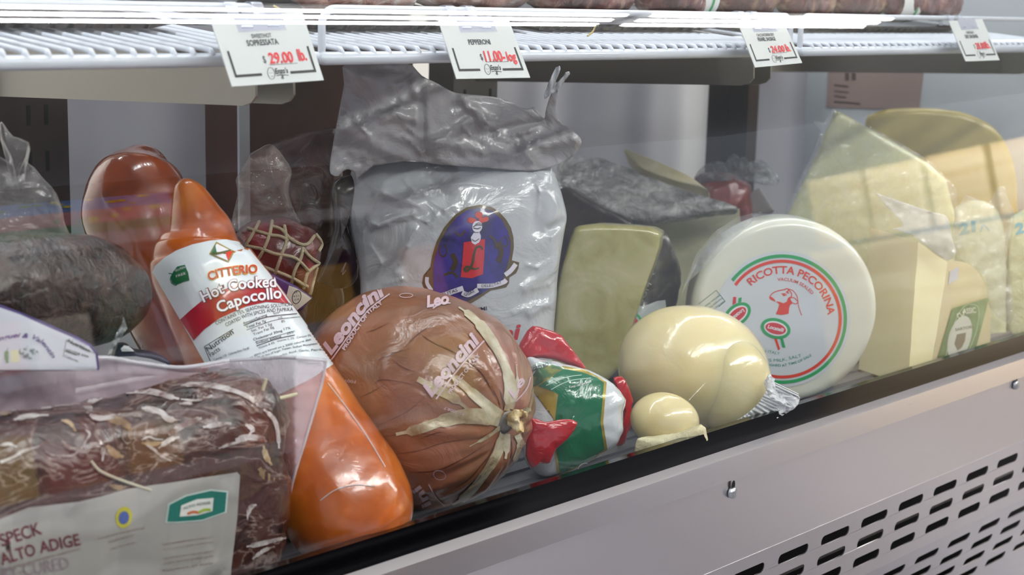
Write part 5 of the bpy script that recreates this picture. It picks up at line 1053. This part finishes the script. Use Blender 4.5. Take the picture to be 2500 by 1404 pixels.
# ------------------------------------------------------------------ things on the wire shelves
trayb = M('black_tray', '#17181a', .25, coat=.4)
def surf(y): return BZ + .0108 + (y - 1.0) * TS
def tray(x0, x1, y0, y1, h, label, m=trayb):
    z = surf(y0) + .0; r = .008
    vs, fs = [], []
    for (ins, zz) in ((.016, 0.0005), (.004, h - .002), (0, h), (.003, h + .0006), (.007, h - .0005), (.018, h - .003)):
        for x, y in ((x0 + ins, y0 + ins), (x1 - ins, y0 + ins), (x1 - ins, y1 - ins), (x0 + ins, y1 - ins)):
            vs.append(V(x, y, z + zz + (y - y0) * TS))
    for i in range(5):
        for k in range(4): fs.append((i * 4 + k, i * 4 + (k + 1) % 4, (i + 1) * 4 + (k + 1) % 4, (i + 1) * 4 + k))
    fs += [(3, 2, 1, 0), (20, 21, 22, 23)]
    return solo('tray', (vs, fs), m, label, 'tray', 'black trays on the wire shelves', smooth=False)
tray(.30, .74, 1.10, 1.42, .0075, 'black tray on the left wire shelf')
tray(.85, 1.17, 1.10, 1.42, .0075, 'black tray under the pink wrapped packs on the middle shelf')
tray(1.19, 1.505, 1.10, 1.42, .0075, 'black tray under the dry sausages on the middle shelf')
tray(1.56, 2.12, 1.10, 1.42, .0075, 'black tray under the sausages on the right shelf')
saus = M('dry_sausage', '#5c2a2a', .4, coat=.7, stops=[(.3, '#33181a'), (.45, '#5c2a2c'), (.56, '#7c4640'), (.66, '#a88878'), (.8, '#c8b8a0')], sc=34, dist=1, bump=(50, 1.0, 1), crough=.12, detail=6)
saus2 = M('dry_sausage_tan', '#6a3a30', .4, coat=.7, stops=[(.3, '#3c2020'), (.5, '#6e3a34'), (.62, '#9a7a5c'), (.75, '#c8a870')], sc=30, dist=1, bump=(50, 1.0, 1), crough=.12, detail=6)
pinkp = M('pink_pack', '#c49a8c', .3, coat=1, stops=[(.35, '#b07c70'), (.5, '#cca496'), (.65, '#e8dcd6')], sc=24, dist=1, bump=(50, 1.0, 1.5), crough=.04)
def sausage(pa, pb, r, m, label, name='dry_sausage', cat='sausage', group='dry sausages on the wire shelves'):
    """pa, pb: (px, Y) of both ends; lies in its tray"""
    ends = []
    for px, Y in (pa, pb): x = W(px, 40, Y).x; ends.append(V(x, Y, surf(1.10) + (Y - 1.1) * TS + .0147 + r))
    n = 26; vs, fs = [], []; t_ = (ends[1] - ends[0]); Lg = t_.length; t_.normalize(); u = V(0, 0, 1); w = t_.cross(u).normalized(); ns = 28
    for i in range(n + 1):
        s = i / n; k = (1 - abs(2 * s - 1) ** 5) ** .5 * .97 + .03
        c = ends[0].lerp(ends[1], s) + w * .006 * math.sin(s * 3)
        for j in range(ns):
            q = 2 * math.pi * j / ns; d = u * math.cos(q) + w * math.sin(q); P = c + d * r * k; vs.append(P + d * .0035 * k * fbm(P, 60) + d * .004 * k * fbm(P, 25))
    for i in range(n):
        for j in range(ns): fs.append((i * ns + j, i * ns + (j + 1) % ns, (i + 1) * ns + (j + 1) % ns, (i + 1) * ns + j))
    fs += [tuple(range(ns))[::-1], tuple(n * ns + j for j in range(ns))]
    return solo(name, (vs, fs), m, label, cat, group, angle=180)
pk = 'pink wrapped packs on the middle shelf'
sausage((700, 1.135), (1010, 1.135), .026, pinkp, 'pink film-wrapped pack at the left end of the middle shelf', 'wrapped_pack', 'deli meat', pk)
sausage((1000, 1.185), (1290, 1.145), .026, pinkp, 'pink film-wrapped pack next to the first dark sausage', 'wrapped_pack', 'deli meat', pk)
sausage((1285, 1.14), (1530, 1.15), .024, saus, 'dark marbled dry sausage right of the pink wrapped packs')
S1 = sausage((1552, 1.15), (1725, 1.14), .024, saus, 'dry sausage with a white paper band, left of the fennel sausage ticket')
sausage((1742, 1.165), (1885, 1.16), .024, saus2, 'brownish dry sausage behind the fennel sausage ticket')
sausage((1900, 1.145), (2015, 1.15), .023, saus2, 'short dry sausage above the joint between two shelves')
sausage((2032, 1.15), (2140, 1.15), .025, saus2, 'tan-flecked dry sausage left of the sausage with the green and white band')
S2 = sausage((2158, 1.135), (2330, 1.145), .025, saus, 'dark dry sausage nearest the end wall, with green and white paper')
bandp = M('band_paper', '#dfe2e0', .4)
def band(so, px0, px1, Y):
    x0, x1 = W(px0, 10, Y).x, W(px1, 10, Y).x; zc = surf(1.10) + (Y - 1.1) * TS + .0147 + .0245
    def ringg(xa, xb, r): return [V(x, Y + r * math.sin(q), zc + r * math.cos(q)) for x in (xa, xb) for q in [2 * math.pi * k / 28 for k in range(28)]], [(k, (k + 1) % 28, 28 + (k + 1) % 28, 28 + k) for k in range(28)]
    o = mk('paper_band', ringg(x0, x1, .0285), bandp, so, angle=180)
    mk('green_stripe', ringg(x0 + (x1 - x0) * .6, x0 + (x1 - x0) * .72, .0289), green_ink, o, angle=180)
band(S1, 1668, 1712, 1.142); band(S2, 2165, 2215, 1.138)
# loose twine
tw = M('straw_twine', '#b8a468', .7)
solo('twine_loop', tube([W(668, 14, 1.06), W(700, 30, 1.05), W(722, 60, 1.05), W(748, 85, 1.05), W(757, 98, 1.05), W(744, 70, 1.055), W(715, 32, 1.06)], .0009, 6), tw, 'loose straw-coloured twine hanging beside the sopressata ticket', 'twine')
solo('twine_end', tube([W(1455, 62, 1.02), W(1447, 78, 1.02), W(1434, 88, 1.02)], .0010, 6), tw, 'short straw twine end sticking through the middle shelf', 'twine')

# ------------------------------------------------------------------ notice on the end wall
Pn = [(2022, 175), (2258, 152), (2244, 268), (2018, 262)]
def onwall(px, py, d=.002): r = ray(px, py); return CAM + r * ((XR - d - CAM.x) / r.x)
vs = [onwall(*p) for p in Pn] + [onwall(*p, .0005) for p in Pn]
no = solo('wall_notice', (vs, [(0, 1, 2, 3), (7, 6, 5, 4), (0, 4, 5, 1), (1, 5, 6, 2), (2, 6, 7, 3), (3, 7, 4, 0)]), M('notice_paper', '#a08c86', .5), 'faded paper notice on the inside end wall, behind the pointed wedge', 'notice', smooth=False)
ink = M('notice_ink', '#5c4e4c', .6)
for sh in ([stroke([(2036, 207), (2072, 212)], 4, 12, 0)], [stroke([(2036, 222), (2072, 226)], 3, 12, 0)], [stroke([(2036, 234), (2066, 238)], 3, 12, 0)], [stroke([(2036, 248), (2100, 253)], 4, 12, 0)], [stroke([(2068, 178), (2068, 196)], 9, 12, 0)], [stroke([(2084, 178), (2084, 196)], 9, 12, 0)]):
    mk('printed_line', join(*[([onwall(*p, .003) for p in pv], f) for pv, f in sh]), ink, no)

# ------------------------------------------------------------------ aisle: ceiling tubes and the shelf opposite, seen only mirrored in the glass
tubem = emit('tube_light', '#fffdf8', TUBE)
def fixture(x0, x1, y, label):
    t = thing('ceiling_lamp', label, 'lamp', V((x0 + x1) / 2, y, 2.93), 'ceiling lamps over the aisle')
    mk('housing', box(x0 - .02, x1 + .02, y - .14, y + .14, 2.975, 3.0), M('lamp_housing', '#3c3c40', .5), t, smooth=False)
    for dy in (-.09, 0, .09): mk('lamp_tube', tube([(x0, y + dy, 2.945), (x1, y + dy, 2.945)], .0105, 12), tubem, t)
fixture(-.95, 1.66, -.99, 'three-tube ceiling lamp at the left end of the row over the aisle')
fixture(1.74, 4.15, -.99, 'three-tube ceiling lamp in the middle of the row over the aisle')
fixture(4.31, 5.95, -.99, 'three-tube ceiling lamp at the right end of the row over the aisle')
# opposite shelving
ply = M('shelf_board', '#4a4648', .5)
gd = thing('store_shelving', 'tall dark store shelving across the aisle, mirrored in the front glass', 'shelving', V(2.2, -1.8, 0))
for z in (.12, .44, .74, 1.04, 1.36): mk('board', box(1.0, 3.3, -2.05, -1.56, z, z + .02), ply, gd, smooth=False); mk('price_rail', box(1.0, 3.3, -1.56, -1.552, z - .015, z + .022), M('rail_white', '#a8a8b0', .35), gd, smooth=False)
mk('back_board', box(1.0, 3.3, -2.07, -2.05, 0, 1.75), ply, gd, smooth=False)
for x in (1.0, 3.28): mk('side_board', box(x, x + .02, -2.05, -1.56, 0, 1.75), ply, gd, smooth=False)
tin = solo('tin_box', box(1.45, 2.27, -1.80, -1.60, 1.381, 1.535), M('tin_blue', '#5a8fe0', .4), 'long tin with blue sky and flower field on the store shelving', 'box', smooth=False)
def face(x0, x1, z0, z1, m, par, y=-1.599, nm='painted_band'): mk(nm, box(x0, x1, y, y + .0008, z0, z1), m, par, smooth=False)
face(1.45, 2.27, 1.415, 1.455, M('tin_pink', '#d88a94', .4), tin); face(1.45, 2.27, 1.381, 1.415, M('tin_green', '#3f8f5c', .4), tin)
random.seed(3); yl = M('tin_yellow', '#e8d23c', .4); gl_ = M('tin_leaf', '#6c9c3c', .4)
for i in range(26):
    x = random.uniform(1.5, 2.24); z = random.uniform(1.47, 1.53) if i < 18 else random.uniform(1.42, 1.45); r = random.uniform(.008, .014); mk('painted_fruit', ([V(x + r * 1.4 * math.cos(a), -1.598, z + r * .7 * math.sin(a)) for a in [k * math.pi / 6 for k in range(12)]], [tuple(range(12))]), yl if i % 3 else gl_, tin, smooth=False)
cols = ['#a8403a', '#d8a03c', '#5a3a34', '#c8623a', '#e0d8c8', '#3f6a48', '#8a3c5a', '#d8c04a']
x = 1.05; k = 0
for zi, z in enumerate((1.061, .761)):
    x = 1.05
    while x < 3.2:
        w = random.uniform(.10, .2); h = random.uniform(.12, .22); c = cols[k % 8]
        solo('food_carton', box(x, x + w, -1.76, -1.60, z, z + h), mat('carton_' + c, c, .45), '%s carton, number %d from the left on the %s row of the store shelving' % (['red', 'orange-yellow', 'dark brown', 'orange', 'cream', 'green', 'plum', 'yellow'][k % 8], 1 + int((x - 1.05) / .16), 'upper' if zi == 0 else 'lower'), 'carton', 'cartons on the store shelving', smooth=False)
        x += w + .03; k += 1
# wooden rack added down the aisle to give the glass its bright wooden reflection
br = thing('reflected_wood_rack', 'pale wooden rack added at the end of the aisle for its bright reflection', 'rack', V(5.9, -1.1, 0))
wood = M('pale_wood', '#d8c8a8', .5, stops=[(.35, '#c0a888'), (.6, '#e0d0b4')], sc=6, stretch=(1, .2, 3))
for i in range(5): mk('crate', box(5.5 + i * .02, 6.1, -1.75 + i * .27, -1.50 + i * .27, 1.02, 1.30), wood, br, smooth=False)
mk('stand', box(5.5, 6.1, -1.8, -.35, 0, 1.0), wood, br, smooth=False)
area('rack_reflection_fill', (5.1, -1.0, 1.75), (5.55, -1.0, 1.15), 1.3, .15, 42, (1, .97, .93))  # unseen lamp added to make the rack's mirror image bright
